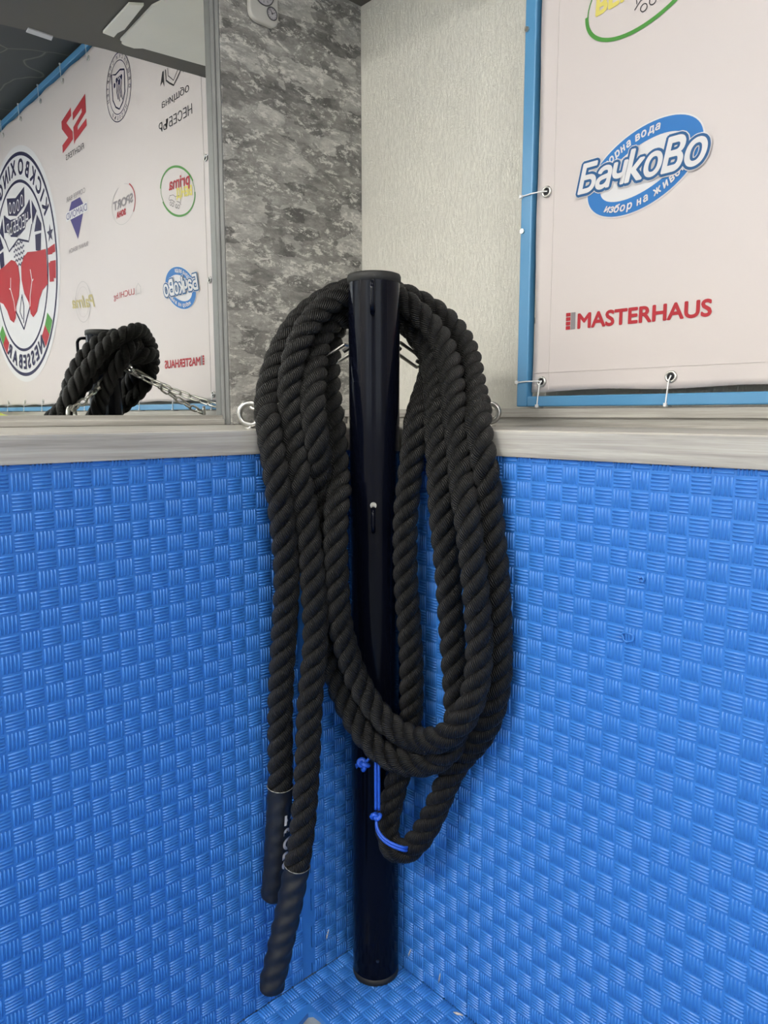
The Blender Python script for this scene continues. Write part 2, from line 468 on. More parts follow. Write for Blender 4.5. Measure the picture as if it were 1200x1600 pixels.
# floor
SX = -0.247
notch = [(SX, -0.118), (-0.192, -0.108), (-0.191, -0.088), (-0.193, -0.071), (-0.200, -0.066), (-0.229, -0.074), (SX, -0.084)]
def in_notch(i, j):
    cu, cv = (i + .5) * CELL, (j + .5) * CELL
    return -0.262 < cu < -0.176 and -0.13 < cv < -0.055
mat_piece((-0.12, -0.6, 0.0), 'blue foam floor mat under the post with a torn notch at its edge', GRP,
          [(0.0, -0.001), (SX, -0.001), *notch[::-1], (SX, -1.5), (0.0, -1.5)][::-1], mapF,
          [(i, j) for i in range(-9, 0) for j in range(-40, 0) if not in_notch(i, j)], thick=0.0102)
mat_piece((-0.7, -0.6, 0.0), 'blue foam floor mat along the left wall, mostly outside the picture', GRP,
          [(-1.5, -1.5), (SX - 0.001, -1.5), (SX - 0.001, -0.001), (-1.5, -0.001)], mapF,
          [(i, j) for i in range(-40, -9) for j in range(-40, 0) if not in_notch(i, j)], thick=0.0102)

# torn nicks in the foam
def nick(c, ax, R, seed, label):
    rnd = random.Random(seed); bm = bmesh.new(); c = Vector(c)
    q = Vector((0, 0, 1)).rotation_difference(Vector(ax)); n = 14
    ring = [c + q @ Vector((R * (0.75 + 0.5 * rnd.random()) * math.cos(2 * PI * i / n) * 0.8, R * (0.8 + 0.4 * rnd.random()) * math.sin(2 * PI * i / n), 0.002 + 0.0022 * rnd.random())) for i in range(n)]
    tube(bm, ring, [0.0008 + 0.0012 * rnd.random() for _ in range(n)], 6, closed=True)
    return tag(obj('foam_tear', bm, M['foam'], None, smooth=True, origin=c), label, 'tear', 'small tears in the blue foam')
nick((0, -0.541, 0.760), (-1, 0, 0), 0.0085, 1, 'larger torn hole in the right wall mat, well below the banner')
nick((0, -0.556, 0.843), (-1, 0, 0), 0.0040, 2, 'tiny torn spot in the right wall mat above the larger hole')
def sliver(a, b, r, label):
    bm = bmesh.new(); a = Vector(a); b = Vector(b); tube(bm, [a, a.lerp(b, .35), a.lerp(b, .7), b], [r * .3, r, r * .8, r * .2], 6)
    return tag(obj('foam_sliver', bm, M['print_pale'], None, smooth=True, origin=a), label, 'foam sliver', 'pale torn foam slivers by the corner')
sliver((-0.001, -0.120, 0.030), (-0.002, -0.128, 0.052), 0.0016, 'pale foam sliver on the right wall just right of the post foot')
sliver((-0.001, -0.199, 0.024), (-0.002, -0.204, 0.048), 0.0016, 'pale foam sliver on the right wall halfway along the corner strip')
sliver((-0.106, -0.001, 0.055), (-0.100, -0.002, 0.075), 0.0014, 'pale foam sliver on the left wall beside the post foot')
sliver((-0.012, -0.245, 0.0015), (-0.004, -0.262, 0.0015), 0.003, 'pinkish foam crumb on the floor where the wall mats meet')

# ------------------------------------------------------------------ mirror on the left wall
mr = empty('wall_mirror', (-0.9, MIR_Y, 1.04), 'large frameless mirror above the left ledge reflecting the sponsor banner', 'mirror')
obj('mirror_glass', BX(-2.2, -0.009, MIR_Y - 0.003, MIR_Y + 0.004, 1.050, 2.02), M['mirror'], mr)
obj('bottom_moulding', BX(-2.2, -0.0155, MIR_Y - 0.010, MIR_Y - 0.003, LEDGE_Z1, 1.0595), M['wood_x'], mr, bevel=(0.0015, 2))
obj('bottom_bead', BX(-2.2, -0.0155, MIR_Y - 0.018, MIR_Y - 0.010, LEDGE_Z1, 1.050), M['wood_x'], mr, bevel=(0.002, 2))
# upright mouldings on the reveal beside the mirror
obj('side_moulding', BX(-0.0155, -0.0084, 0.4655, MIR_Y - 0.003, LEDGE_Z1, 2.02), M['moulding'], mr, bevel=(0.002, 2))
obj('side_moulding', BX(-0.0125, -0.0084, 0.4500, 0.4645, LEDGE_Z1, 2.02), M['moulding'], mr, bevel=(0.002, 2))

# ------------------------------------------------------------------ overhead board in the corner
ob = empty('overhead_board', (0.0, 0.1, 2.062), 'brown-grey board fixed overhead across the corner, seen in the mirror', 'board')
OZ = 2.062
obj('board', prism(bmesh.new(), [(-0.36, -0.235, OZ), (-0.225, -0.190, OZ), (0.02, -0.135, OZ), (0.33, -0.098, OZ), (WALL_X, -0.093, OZ), (WALL_X, MIR_Y, OZ), (-0.36, MIR_Y, OZ)], (0, 0, 0.03)), M['soffit'], ob)
sh = empty('cream_sheet', (0.05, 0.1, OZ - 0.01), 'cream sheet with a ragged edge fixed under the overhead board', 'sheet')
Z1 = OZ - 0.006
obj('sheet', prism(bmesh.new(), [(0.024, -0.048, Z1), (0.038, -0.052, Z1), (0.034, -0.062, Z1), (0.044, -0.066, Z1), (0.070, -0.064, Z1), (0.088, -0.048, Z1), (0.140, -0.040, Z1), (0.36, -0.008, Z1), (0.36, 0.40, Z1), (0.06, 0.40, Z1), (0.012, 0.165, Z1)], (0, 0, 0.0055)), M['paper'], sh)
obj('torn_strip', prism(bmesh.new(), [(-0.028, -0.036, Z1 - 0.003), (0.002, -0.038, Z1 - 0.003), (0.000, -0.010, Z1 - 0.003), (0.006, 0.020, Z1 - 0.003), (-0.008, 0.162, Z1 - 0.003), (-0.036, 0.140, Z1 - 0.003)], (0, 0, 0.006)), M['paper'], sh)
tag(obj('paper_label', prism(bmesh.new(), [(-0.172, -0.182, OZ - 0.003), (-0.108, -0.182, OZ - 0.003), (-0.112, -0.158, OZ - 0.003), (-0.174, -0.158, OZ - 0.003)], (0, 0, 0.003)), M['print_white'], None, origin=(-0.14, -0.17, OZ)),
    'small white paper label stuck under the overhead board', 'label')

# ------------------------------------------------------------------ ceiling lamps
for k, (x, y, sx, sy, st, c) in enumerate(LAMPS):
    t = empty('ceiling_lamp', (x, y, CEIL_Z - 0.05), ('square flat ceiling lamp nearest the corner post', 'long flat ceiling lamp near the back wall', 'long flat ceiling lamp near the front wall', 'small flat ceiling lamp far from the post, deep in the room')[k], 'lamp', 'flat ceiling lamps')
    bm = bmesh.new()
    for q in ((-1, 0), (1, 0), (0, -1), (0, 1)):
        if q[0]: box(bm, x + q[0] * sx / 2 - 0.01, x + q[0] * sx / 2 + 0.01, y - sy / 2 - 0.01, y + sy / 2 + 0.01, CEIL_Z - 0.05, CEIL_Z)
        else: box(bm, x - sx / 2 + 0.01, x + sx / 2 - 0.01, y + q[1] * sy / 2 - 0.01, y + q[1] * sy / 2 + 0.01, CEIL_Z - 0.05, CEIL_Z)
    obj('lamp_frame', bm, M['white_plastic'], t)
    em, N, L, B = new_mat('lamp_glow')
    B.inputs['Base Color'].default_value = (0.8, 0.8, 0.8, 1)
    B.inputs['Emission Color'].default_value = (*c, 1); B.inputs['Emission Strength'].default_value = st
    obj('diffuser', BX(x - sx / 2 + 0.01, x + sx / 2 - 0.01, y - sy / 2 + 0.01, y + sy / 2 - 0.01, CEIL_Z - 0.045, CEIL_Z - 0.03), em, t)

for nm, side, a0, a1, z0, z1, st in FILL_LIGHTS:  # unseen glowing panels added to brighten undersides and mats
    em, N, L, B = new_mat('fill_light_glow')
    B.inputs['Base Color'].default_value = (0.6, 0.65, 0.7, 1); B.inputs['Roughness'].default_value = 0.1
    B.inputs['Emission Color'].default_value = (0.86, 0.93, 1.0, 1); B.inputs['Emission Strength'].default_value = st
    def wb(p0, p1, q0, q1, d0, d1):
        return BX(p0, p1, FAR + d0, FAR + d1, q0, q1) if side == 'back' else BX(FAR + d0, FAR + d1, p0, p1, q0, q1)
    wn = struct(nm, wb(a0, a1, z0, z1, 0.001, 0.012), em)
    mid = (a0 + a1) / 2
    for q in ((a0 - 0.05, a0, z0 - 0.05, z1 + 0.05), (a1, a1 + 0.05, z0 - 0.05, z1 + 0.05), (a0, a1, z0 - 0.05, z0), (a0, a1, z1, z1 + 0.05), (mid - 0.025, mid + 0.025, z0, z1)):
        obj('fill_light_frame', wb(*q, 0.0015, 0.045), M['white_plastic'], wn)

# ------------------------------------------------------------------ sponsor banner
CX = 0.336                                           # plane of the cloth front
KB = 0.988821      # wall measurements carried onto the cloth plane
def by(y): return -1.013446 + (y + 1.013446) * KB
def bz(z): return 1.062266 + (z - 1.062266) * KB
bn = empty('sponsor_banner', (CX, -1.5, 1.0765), 'white sponsor banner tied into a blue steel frame on the right wall', 'banner')
FY0, FY1, FZ0, FZ1 = -0.1005, -3.05, 1.0762, 2.488
for nm, a in (('frame_tube', (0.327, 0.3475, FY0 - 0.026, FY0, FZ0, FZ1)), ('frame_tube', (0.327, 0.3475, FY1, FY0 - 0.026, FZ0, FZ0 + 0.0205)),
              ('frame_tube', (0.327, 0.3475, FY1, FY0 - 0.026, FZ1 - 0.026, FZ1)), ('frame_tube', (0.327, 0.3475, FY1 - 0.026, FY1, FZ0, FZ1))):
    obj(nm, BX(*a), M['blue_paint'], bn, bevel=(0.0025, 2))
for z in (1.25, 1.95):
    for y in (FY0 - 0.013, -1.0, -2.0): obj('standoff', cyl(bmesh.new(), (0.347, y, z if y > -0.5 else 1.0865), (WALL_X, y, z if y > -0.5 else 1.0865), 0.006, 12), M['steel'], bn)
for z in (1.79, 1.42):
    b_ = obj('frame_screw', cyl(bmesh.new(), (0.327, FY0 - 0.006, z), (0.3235, FY0 - 0.006, z), 0.0048, 12), M['steel'], bn)
CY0, CY1, CZ0, CZ1 = by(-0.124), -3.01, bz(1.107), 2.452
def cloth_bm():
    bm = bmesh.new(); nu, nv = 240, 110; g = []
    for i in range(nu + 1):
        u = i / nu; y = CY0 + (CY1 - CY0) * u; row = []
        for j in range(nv + 1):
            v = j / nv; z = CZ0 + (CZ1 - CZ0) * v
            e1 = min(y - CY1, CY0 - y); e2 = min(z - CZ0, CZ1 - z)
            wv = 0.0018 * math.sin(y * 2 * PI / 0.27 * 1.0 + 0.8) * math.exp(-(e2 / 0.018) ** 2) + 0.0018 * math.sin(z * 2 * PI / 0.36) * math.exp(-(e1 / 0.018) ** 2)
            yy = y + (0.0022 * math.cos(z * 2 * PI / 0.36 - 0.5) if i in (0, nu) else 0)
            zz = z + (0.0018 * math.cos((y + 0.146) * 2 * PI / 0.27) if j == nv else (-0.0018 * math.cos((y + 0.146) * 2 * PI / 0.27) if j == 0 else 0))
            row.append(bm.verts.new((CX + wv, yy, zz)))
        g.append(row)
    for i in range(nu):
        for j in range(nv): bm.faces.new((g[i][j], g[i + 1][j], g[i + 1][j + 1], g[i][j + 1]))
    return bm
co = obj('cloth', cloth_bm(), M['cloth'], bn, smooth=True)
sol = co.modifiers.new('thickness', 'SOLIDIFY'); sol.thickness = 0.0008; sol.offset = 0
H = 0.036
obj('hem', BX(CX - 0.0014, CX + 0.0002, CY1 + 0.003, CY0 - 0.003, CZ0 + H, CZ0 + H + 0.0016), M['cloth'], bn)
obj('hem', BX(CX - 0.0014, CX + 0.0002, CY0 - H - 0.0016, CY0 - H, CZ0 + 0.003, CZ1 - 0.003), M['cloth'], bn)

def grommet(y, z, ties):
    g = obj('grommet', torus(bmesh.new(), (CX - 0.0026, y, z), (1, 0, 0), 0.0085, 0.0024, 20, 8), M['steel'], bn, smooth=True)
    bm = bmesh.new(); cyl(bm, (CX - 0.0012, y, z), (CX - 0.0004, y, z), 0.0075, 20)
    obj('grommet_hole', bm, M['print_black'], g)
    for (dy, dz) in ties:
        if dy:   # round the upright tube
            pth = [(CX - 0.004, y - 0.002, z), (CX - 0.008, y + 0.006, z + 0.001), (0.325, FY0 - 0.024, z + 0.001), (0.3245, FY0 - 0.002, z + 0.0), (0.3285, FY0 + 0.0015, z), (0.346, FY0 + 0.0015, z)]
        else:
            e = FZ0 if dz < 0 else FZ1; s_ = 0.0015 * dz; i_ = e + (-dz) * 0.018
            pth = [(CX - 0.004, y - 0.001, z - dz * 0.002), (CX - 0.008, y + 0.001, z + dz * 0.006), (0.325, y + 0.002, i_), (0.3245, y + 0.003, e - dz * 0.001), (0.3285, y + 0.003, e + s_), (0.346, y + 0.003, e + s_)]
        zt = tube(bmesh.new(), pth, 0.0013, 6)
        hx = pth[3]; box(zt, 0.3215, 0.3265, hx[1] - 0.0025, hx[1] + 0.0025, hx[2] - 0.003, hx[2] + 0.003)
        obj('zip_tie', zt, M['zip_tie'], bn, smooth=False)
gb, gl = bz(1.126), by(-0.146)
grommet(gl, gb, [(1, 0), (0, -1)])
for z in (1.4855, 1.853): grommet(gl, z, [(1, 0)])
for k in range(1, 11):
    grommet(by(-0.146 - 0.269 * k), gb, [(0, -1)])
for k in range(0, 11):
    grommet(by(-0.200 - 0.271 * k), 2.425, [(0, 1)])

# ---- flat print on the cloth: meshes a hair's breadth off the vinyl
def text1(body, bold=0.0, shear=0.0, space=1.0):
    cu = bpy.data.curves.new('t', 'FONT'); cu.body = body; cu.size = 1.0; cu.offset = bold; cu.shear = shear; cu.space_character = space
    cu.resolution_u = 4
    o = bpy.data.objects.new('t', cu); COL.objects.link(o)
    dg = bpy.context.evaluated_depsgraph_get(); ev = o.evaluated_get(dg); me = bpy.data.meshes.new_from_object(ev)
    V = [(v.co.x, v.co.y) for v in me.vertices]; Fc = [tuple(p.vertices) for p in me.polygons]
    bpy.data.objects.remove(o); bpy.data.curves.remove(cu); bpy.data.meshes.remove(me)
    return V, Fc
def text2d(body, bold=0.0, shear=0.0, space=1.0):
    """type as flat shapes; small Cyrillic en is drawn from three bars because the built-in glyph overlaps itself"""
    if 'н' not in body: return text1(body, bold, shear, space)
    V = []; Fc = []; x = 0.0
    for c in body:
        if c == ' ': x += 0.28; continue
        if c == 'н':
            g = []; gf = []
            for (x0, x1, y0, y1) in ((0, .08, 0, .53), (.081, .309, .24, .31), (.31, .39, 0, .53)):
                b0 = len(g); g += [(x0 + y0 * shear, y0), (x1 + y0 * shear, y0), (x1 + y1 * shear, y1), (x0 + y1 * shear, y1)]; gf.append((b0, b0 + 1, b0 + 2, b0 + 3))
        else: g, gf = text1(c, bold, shear)
        x0 = min(q[0] for q in g); x1 = max(q[0] for q in g); b0 = len(V)
        V += [(q[0] - x0 + x, q[1]) for q in g]; Fc += [tuple(b0 + i for i in f) for f in gf]; x += x1 - x0 + 0.09
    return V, Fc
def bbox(V):
    xs = [v[0] for v in V]; ys = [v[1] for v in V]; return min(xs), max(xs), min(ys), max(ys)
def fit(tf, x0, x1, y0, y1, rot=0.0, ref=None):
    V, Fc = tf; b = bbox(ref[0] if ref else V)
    W = [((x - b[0]) / (b[1] - b[0]) * (x1 - x0) + x0, (y - b[2]) / (b[3] - b[2]) * (y1 - y0) + y0) for x, y in V]
    if rot:
        cx, cy = (x0 + x1) / 2, (y0 + y1) / 2
        W = [(cx + (x - cx) * math.cos(rot) - (y - cy) * math.sin(rot), cy + (x - cx) * math.sin(rot) + (y - cy) * math.cos(rot)) for x, y in W]
    return W, Fc
def ellipse(cx, cy, a, b, rot=0.0, a0=0.0, a1=2 * PI, n=64):
    out = []
    for i in range(n + (0 if abs(a1 - a0 - 2 * PI) < 1e-6 else 1)):
        t = a0 + (a1 - a0) * i / n; x, y = a * math.cos(t), b * math.sin(t)
        out.append((cx + x * math.cos(rot) - y * math.sin(rot), cy + x * math.sin(rot) + y * math.cos(rot)))
    return out
def ringshape(cx, cy, a, b, wd, rot=0.0, a0=0.0, a1=2 * PI, n=64):
    o_ = ellipse(cx, cy, a, b, rot, a0, a1, n); i_ = ellipse(cx, cy, a - wd, b - wd, rot, a0, a1, n); m_ = len(o_)
    full = abs(a1 - a0 - 2 * PI) < 1e-6
    return o_ + i_, [(k, (k + 1) % m_, m_ + (k + 1) % m_, m_ + k) for k in range(m_ if full else m_ - 1)]
def fat(shape, r, n=8):
    """the same glyphs drawn again a little to every side: bold strokes and outlines"""
    V, F_ = shape
    return [shape] + [([(x + r * math.cos(2 * PI * k / n), y + r * math.sin(2 * PI * k / n)) for x, y in V], F_) for k in range(n)]
def poly(pts): return list(pts), [tuple(range(len(pts)))]
def line(pts, wd):
    V = []; Fc = []
    for i, p in enumerate(pts):
        a = Vector(pts[max(i - 1, 0)]); b = Vector(pts[min(i + 1, len(pts) - 1)]); d = (b - a).normalized(); nrm = Vector((-d.y, d.x)) * wd / 2
        V += [(p[0] + nrm.x, p[1] + nrm.y), (p[0] - nrm.x, p[1] - nrm.y)]
    for i in range(len(pts) - 1): Fc.append((2 * i, 2 * i + 1, 2 * i + 3, 2 * i + 2))
    return V, Fc
def arctext(body, cx, cy, a, b, t0, t1, size, inward=False, bold=0.0, shear=0.0, rot=0.0):
    """letters set along an ellipse between parameter angles t0..t1 (degrees)"""
    parts = []; cap = text2d('H'); ch = bbox(cap[0])[3]
    ws = []
    for c in body:
        if c == ' ': ws.append((None, 0.30)); continue
        tf = text2d(c, bold, shear); bb = bbox(tf[0]); ws.append((tf, bb[1] - bb[0] + 0.10))
    tot = sum(x[1] for x in ws); s = 0.0
    for tf, wd in ws:
        t = math.radians(t0 + (t1 - t0) * (s + wd / 2) / tot); s += wd
        if tf is None: continue
        px, py = a * math.cos(t), b * math.sin(t); tx, ty = -a * math.sin(t), b * math.cos(t)
        if t1 < t0: tx, ty = -tx, -ty
        ang = math.atan2(ty, tx); bb = bbox(tf[0]); mx = (bb[0] + bb[1]) / 2; k = size / ch
        V = []
        for x, y in tf[0]:
            lx, ly = (x - mx) * k, y * k
            V.append((px + lx * math.cos(ang) - ly * math.sin(ang), py + lx * math.sin(ang) + ly * math.cos(ang)))
        V = [(cx + x * math.cos(rot) - y * math.sin(rot), cy + x * math.sin(rot) + y * math.cos(rot)) for x, y in V]
        parts.append((V, tf[1]))
    return parts
LAY = 0.0004
def decal(name, shapes, mat, layer, parent, label=None):
    """shapes in banner coordinates: a = distance to the right of the room corner (-y), b = height, both measured on the wall plane"""
    V = []; Fc = []
    for idx, (sv, sf) in enumerate(shapes):
        b0 = len(V); V += [(CX - 0.0010 - LAY * layer - 0.000012 * idx, by(-a), bz(b)) for a, b in sv]; Fc += [tuple(b0 + i for i in f) for f in sf]
    o = arrays_mesh(name, V, Fc, M[mat], parent)
    if label: o['label'] = label
    if len(shapes) > 1 and any(q in name for q in ('lettering', 'lines', 'drawing', 'flag', 'shield', 'arches', 'outline')): o['kind'] = 'stuff'
    return o
T = fit

def logo_root(shapes, mat, label, layer=1):
    return decal('printed_logo', shapes, mat, layer, bn, label)

# spring water logo, blue slanted ring
cx, cz, ro = 0.343, 1.489, math.radians(21)
lg = logo_root([poly(ellipse(cx, cz, 0.1135, 0.0685, ro))], 'print_white', 'blue oval spring water logo with bold white lettering')
decal('blue_ring', [ringshape(cx, cz, 0.111, 0.066, 0.0265, ro)], 'print_blue', 2, lg)
word = []
for ch_, x0, x1, h0, h1 in (('Б', 0.222, 0.2535, 0.0, 0.050), ('а', 0.2570, 0.2840, 0.0, 0.037), ('ч', 0.2880, 0.3130, 0.0, 0.037), ('k', 0.3170, 0.3480, 0.0, 0.052),
                            ('о', 0.3500, 0.3800, 0.0, 0.038), ('в', 0.3850, 0.4170, 0.0, 0.054), ('о', 0.4220, 0.4560, 0.0, 0.042)):
    g_ = fit(text2d(ch_, 0.0, 0.0), x0, x1, h0, h1)
    word.append(([(x + (y - 0.02) * 0.22, 1.4705 + y) for x, y in g_[0]], g_[1]))
def wfat(r, n=10): return [q for g_ in word for q in fat(g_, r, n)]
decal('outline', wfat(0.0078, 14), 'print_white', 4, lg)
decal('outline', wfat(0.0062, 14), 'print_darkblue', 6, lg)
decal('lettering', wfat(0.0016, 8), 'print_white', 8, lg)
fatl = lambda L_, r: [q for g_ in L_ for q in fat(g_, r, 6)]
decal('small_lettering', fatl(arctext('изворна вода', cx, cz, 0.0945, 0.0485, 143, 58, 0.0125, bold=0.0, shear=0.25, rot=ro) +
      arctext('избор на живот', cx, cz, 0.1035, 0.0585, 212, 312, 0.0125, bold=0.0, shear=0.25, rot=ro), 0.0006), 'print_white', 2.2, lg)

# house builder name in red
lg = logo_root([poly([(0.198 + 0, 1.2235 + 0.0083 * k), (0.208, 1.2235 + 0.0083 * k), (0.208, 1.2235 + 0.0083 * k + 0.0068), (0.198, 1.2235 + 0.0083 * k + 0.0068)]) for k in range(4)], 'print_red', 'red MASTERHAUS lettering with a small brick emblem')
decal('grey_block', [poly([(0.209, 1.2235), (0.219, 1.2235), (0.219, 1.2552), (0.209, 1.2552)])], 'print_grey', 1, lg)
decal('lettering', fat(T(text2d('MASTERHAUS', 0, 0, 1.0), 0.2250, 0.478, 1.2240, 1.2510), 0.0013), 'print_red', 1, lg)

# green oval logo with red and yellow words
cx, cz = 0.340, 1.803; ro = math.radians(22)
lg = logo_root([ringshape(cx, cz, 0.123, 0.074, 0.0022, ro), ringshape(cx, cz, 0.127, 0.079, 0.0068, ro, math.radians(165), math.radians(318)), ringshape(cx, cz, 0.127, 0.079, 0.0068, ro, math.radians(-10), math.radians(140))], 'print_green', 'green oval logo with red and yellow words above small wheels')
decal('red_lettering', fat(T(text2d('prima'), 0.255, 0.395, 1.800, 1.848, math.radians(4)), 0.0013), 'print_red', 2, lg)
decal('yellow_lettering', fat(T(text2d('ВЕНД', 0, 0.15), 0.240, 0.345, 1.772, 1.806, math.radians(6)), 0.0022), 'print_yellow', 1, lg)
wh = []
for x, z in ((0.333, 1.752), (0.349, 1.757), (0.374, 1.767), (0.389, 1.773)): wh.append(ringshape(x, z, 0.0068, 0.0068, 0.0015, n=20))
wh += [line([(0.316, 1.754), (0.326, 1.765), (0.346, 1.772)], 0.0016), line([(0.358, 1.771), (0.378, 1.783), (0.398, 1.786)], 0.0016),
       line([(0.320, 1.762), (0.318, 1.776), (0.325, 1.786), (0.352, 1.789), (0.352, 1.778)], 0.0014), line([(0.352, 1.787), (0.368, 1.797), (0.392, 1.800), (0.402, 1.788)], 0.0014)]
decal('wheel_drawing', wh, 'print_black', 1, lg)

# municipality name with emblem
lg = logo_root([T(text2d('община'), 0.237, 0.425, 2.082, 2.114)], 'print_black', 'dark municipality lettering under a small shield emblem')
decal('lettering', [T(text2d('НЕСЕБЪР'), 0.222, 0.452, 2.015, 2.047)], 'print_black', 1, lg)
decal('shield', [line([(0.285, 2.20), (0.288, 2.165), (0.31, 2.150), (0.337, 2.135), (0.365, 2.150), (0.387, 2.165), (0.39, 2.20)], 0.006),
                 line([(0.300, 2.20), (0.303, 2.175), (0.337, 2.150), (0.372, 2.175), (0.375, 2.20)], 0.003),
                 poly([(0.262, 2.20), (0.245, 2.16), (0.262, 2.168), (0.272, 2.15), (0.272, 2.20)]), poly([(0.412, 2.20), (0.43, 2.16), (0.412, 2.168), (0.402, 2.15), (0.402, 2.20)])], 'print_black', 1, lg)

# round club seal
cx, cz = 0.755, 2.255
lg = logo_root([ringshape(cx, cz, 0.108, 0.118, 0.0035), ringshape(cx, cz, 0.083, 0.092, 0.003)], 'print_navy', 'round navy seal with a shield inside two thin rings')
decal('small_lettering', arctext('ОБЩИНСКИ СПОРТЕН', cx, cz, 0.088, 0.097, 200, -20, 0.013) + arctext('НЕСЕБЪР', cx, cz, 0.101, 0.111, 225, 315, 0.013), 'print_navy', 1, lg)
shp = [(cx - 0.055, cz + 0.045), (cx - 0.02, cz + 0.055), (cx + 0.02, cz + 0.05), (cx + 0.055, cz + 0.06), (cx + 0.052, cz - 0.03), (cx + 0.03, cz - 0.06), (cx, cz - 0.075), (cx - 0.03, cz - 0.06), (cx - 0.052, cz - 0.03), (cx - 0.055, cz + 0.045)]
decal('shield', [line(shp, 0.006)] + [line([(cx - 0.03 + 0.012 * k, cz - 0.05 + 0.01 * (k % 2)), (cx - 0.02 + 0.012 * k, cz - 0.01), (cx - 0.03 + 0.014 * k, cz + 0.02), (cx - 0.012 + 0.010 * k, cz + 0.036)], 0.005) for k in range(4)] +
      [poly(ellipse(cx - 0.028 + 0.02 * k, cz + 0.028 - 0.012 * (k % 2), 0.008, 0.009, n=12)) for k in range(4)], 'print_navy', 1, lg)

# red fight-gear monogram
lg = logo_root([poly([(1.062, 2.325), (1.20, 2.292), (1.20, 2.262), (1.105, 2.283), (1.105, 2.268), (1.20, 2.236), (1.20, 2.168), (1.185, 2.180), (1.062, 2.206), (1.062, 2.233), (1.155, 2.213), (1.155, 2.228), (1.062, 2.257)]),
                poly([(1.215, 2.318), (1.325, 2.292), (1.325, 2.262), (1.262, 2.212), (1.330, 2.198), (1.330, 2.166), (1.21, 2.192), (1.21, 2.222), (1.272, 2.272), (1.215, 2.285)])], 'print_red', 'red angular two-letter monogram over small dark lettering')
decal('lettering', [T(text2d('FIGHTERS', 0.0, 0.15), 1.10, 1.30, 2.128, 2.152)], 'print_black', 1, lg)

# coffee bar gem
cx = 1.215
lg = logo_root([poly([(cx - 0.075, 1.925), (cx - 0.045, 1.955), (cx + 0.05, 1.955), (cx + 0.08, 1.925), (cx + 0.083, 1.90), (cx, 1.795), (cx - 0.08, 1.90)])], 'print_violet', 'violet gem logo of a coffee bar')
decal('lettering', [T(text2d('COFFEE BAR'), cx - 0.105, cx + 0.105, 1.962, 1.982), T(text2d('SUNNY BEACH'), cx - 0.105, cx + 0.105, 1.752, 1.770)], 'print_grey', 1, lg)
decal('band', [poly([(cx - 0.118, 1.886), (cx + 0.118, 1.886), (cx + 0.118, 1.922), (cx - 0.118, 1.922)])], 'print_white', 2, lg)
decal('name', [T(text2d('DIAMOND'), cx - 0.112, cx + 0.112, 1.890, 1.918)], 'print_violet', 3, lg)

# sport logo, thin grey ring with red side
cx, cz = 0.762, 1.845
lg = logo_root([ringshape(cx, cz, 0.100, 0.072, 0.0022, 0, math.radians(100), math.radians(430))], 'print_pale', 'grey and red ring logo reading SPORT')
decal('red_arc', [ringshape(cx, cz, 0.106, 0.077, 0.005, 0, math.radians(125), math.radians(215))], 'print_red', 1, lg)
decal('lettering', fat(T(text2d('SPORT'), cx - 0.085, cx + 0.085, 1.838, 1.868), 0.0018), 'print_grey', 1, lg)
decal('red_lettering', fat(T(text2d('ЗОНА'), cx - 0.02, cx + 0.060, 1.806, 1.826), 0.002), 'print_red', 1, lg)

# pale gold round logo
cx, cz = 1.198, 1.535
lg = logo_root([ringshape(cx, cz, 0.085, 0.085, 0.003), ringshape(cx, cz, 0.063, 0.063, 0.0015)], 'print_pale', 'pale gold round logo with a script word across it')
decal('lettering', fat(T(text2d('Palma', 0, 0.35), cx - 0.125, cx + 0.12, 1.512, 1.560, math.radians(4)), 0.002), 'print_gold', 2, lg)

# estate site name
lg = logo_root([T(text2d('LUCHI.bg'), 0.700, 0.886, 1.502, 1.532)], 'print_red', 'thin LUCHI.bg lettering with a pale house icon')
decal('house_icon', [line([(0.646, 1.503), (0.646, 1.53), (0.665, 1.545), (0.684, 1.53), (0.684, 1.503)], 0.004), line([(0.655, 1.508), (0.692, 1.508)], 0.004)], 'print_pale', 1, lg)

# big kickboxing club emblem
ex, ez = 1.972, 1.785
def E2(pts, mir=False): return [((ex - a) if mir else (ex + a), ez + b) for a, b in pts]
def both(pts): return [poly(E2(pts)), poly(E2(pts, True)[::-1])]
lg = logo_root([poly(ellipse(ex, ez, 0.540, 0.560, n=96))], 'print_white', 'big round navy and red kickboxing club emblem')
decal('navy_rings', [ringshape(ex, ez, 0.512, 0.532, 0.017, n=96), ringshape(ex, ez, 0.395, 0.408, 0.014, n=96)], 'print_navy', 2, lg)
decal('lettering', fatl(arctext('KICKBOXING CLUB', ex, ez, 0.418, 0.432, 158, 8, 0.066, bold=0.0) + arctext('NESSEBAR', ex, ez, 0.480, 0.494, 232, 308, 0.066, bold=0.0), 0.0035), 'print_navy', 2.5, lg)
star = lambda cx_, cy_, R: poly([(cx_ + R * (1 if k % 2 == 0 else 0.42) * math.sin(k * PI / 5), cy_ + R * (1 if k % 2 == 0 else 0.42) * math.cos(k * PI / 5)) for k in range(10)])
sx, sz = 0.452 * math.cos(math.radians(14)), 0.452 * math.sin(math.radians(14))
def seg(a0, a1, r0=0.418, r1=0.490): return ringshape(ex, ez, r1, r1 * 1.04, r1 - r0, 0, math.radians(a0), math.radians(a1), 8)
decal('star', [star(ex - sx, ez + sz * 0.8, 0.042)], 'print_navy', 2, lg)
decal('flag_red', [seg(184, 193), seg(162, 171) if False else seg(176, 180), seg(224, 233), seg(347, 356), seg(0, 4), seg(307, 316)], 'print_red', 3, lg)
decal('flag_green', [seg(215, 224), seg(316, 325)], 'print_green', 3, lg)
mill = both([(0.0, 0.33), (0.135, 0.355), (0.125, 0.27), (0.0, 0.245)])
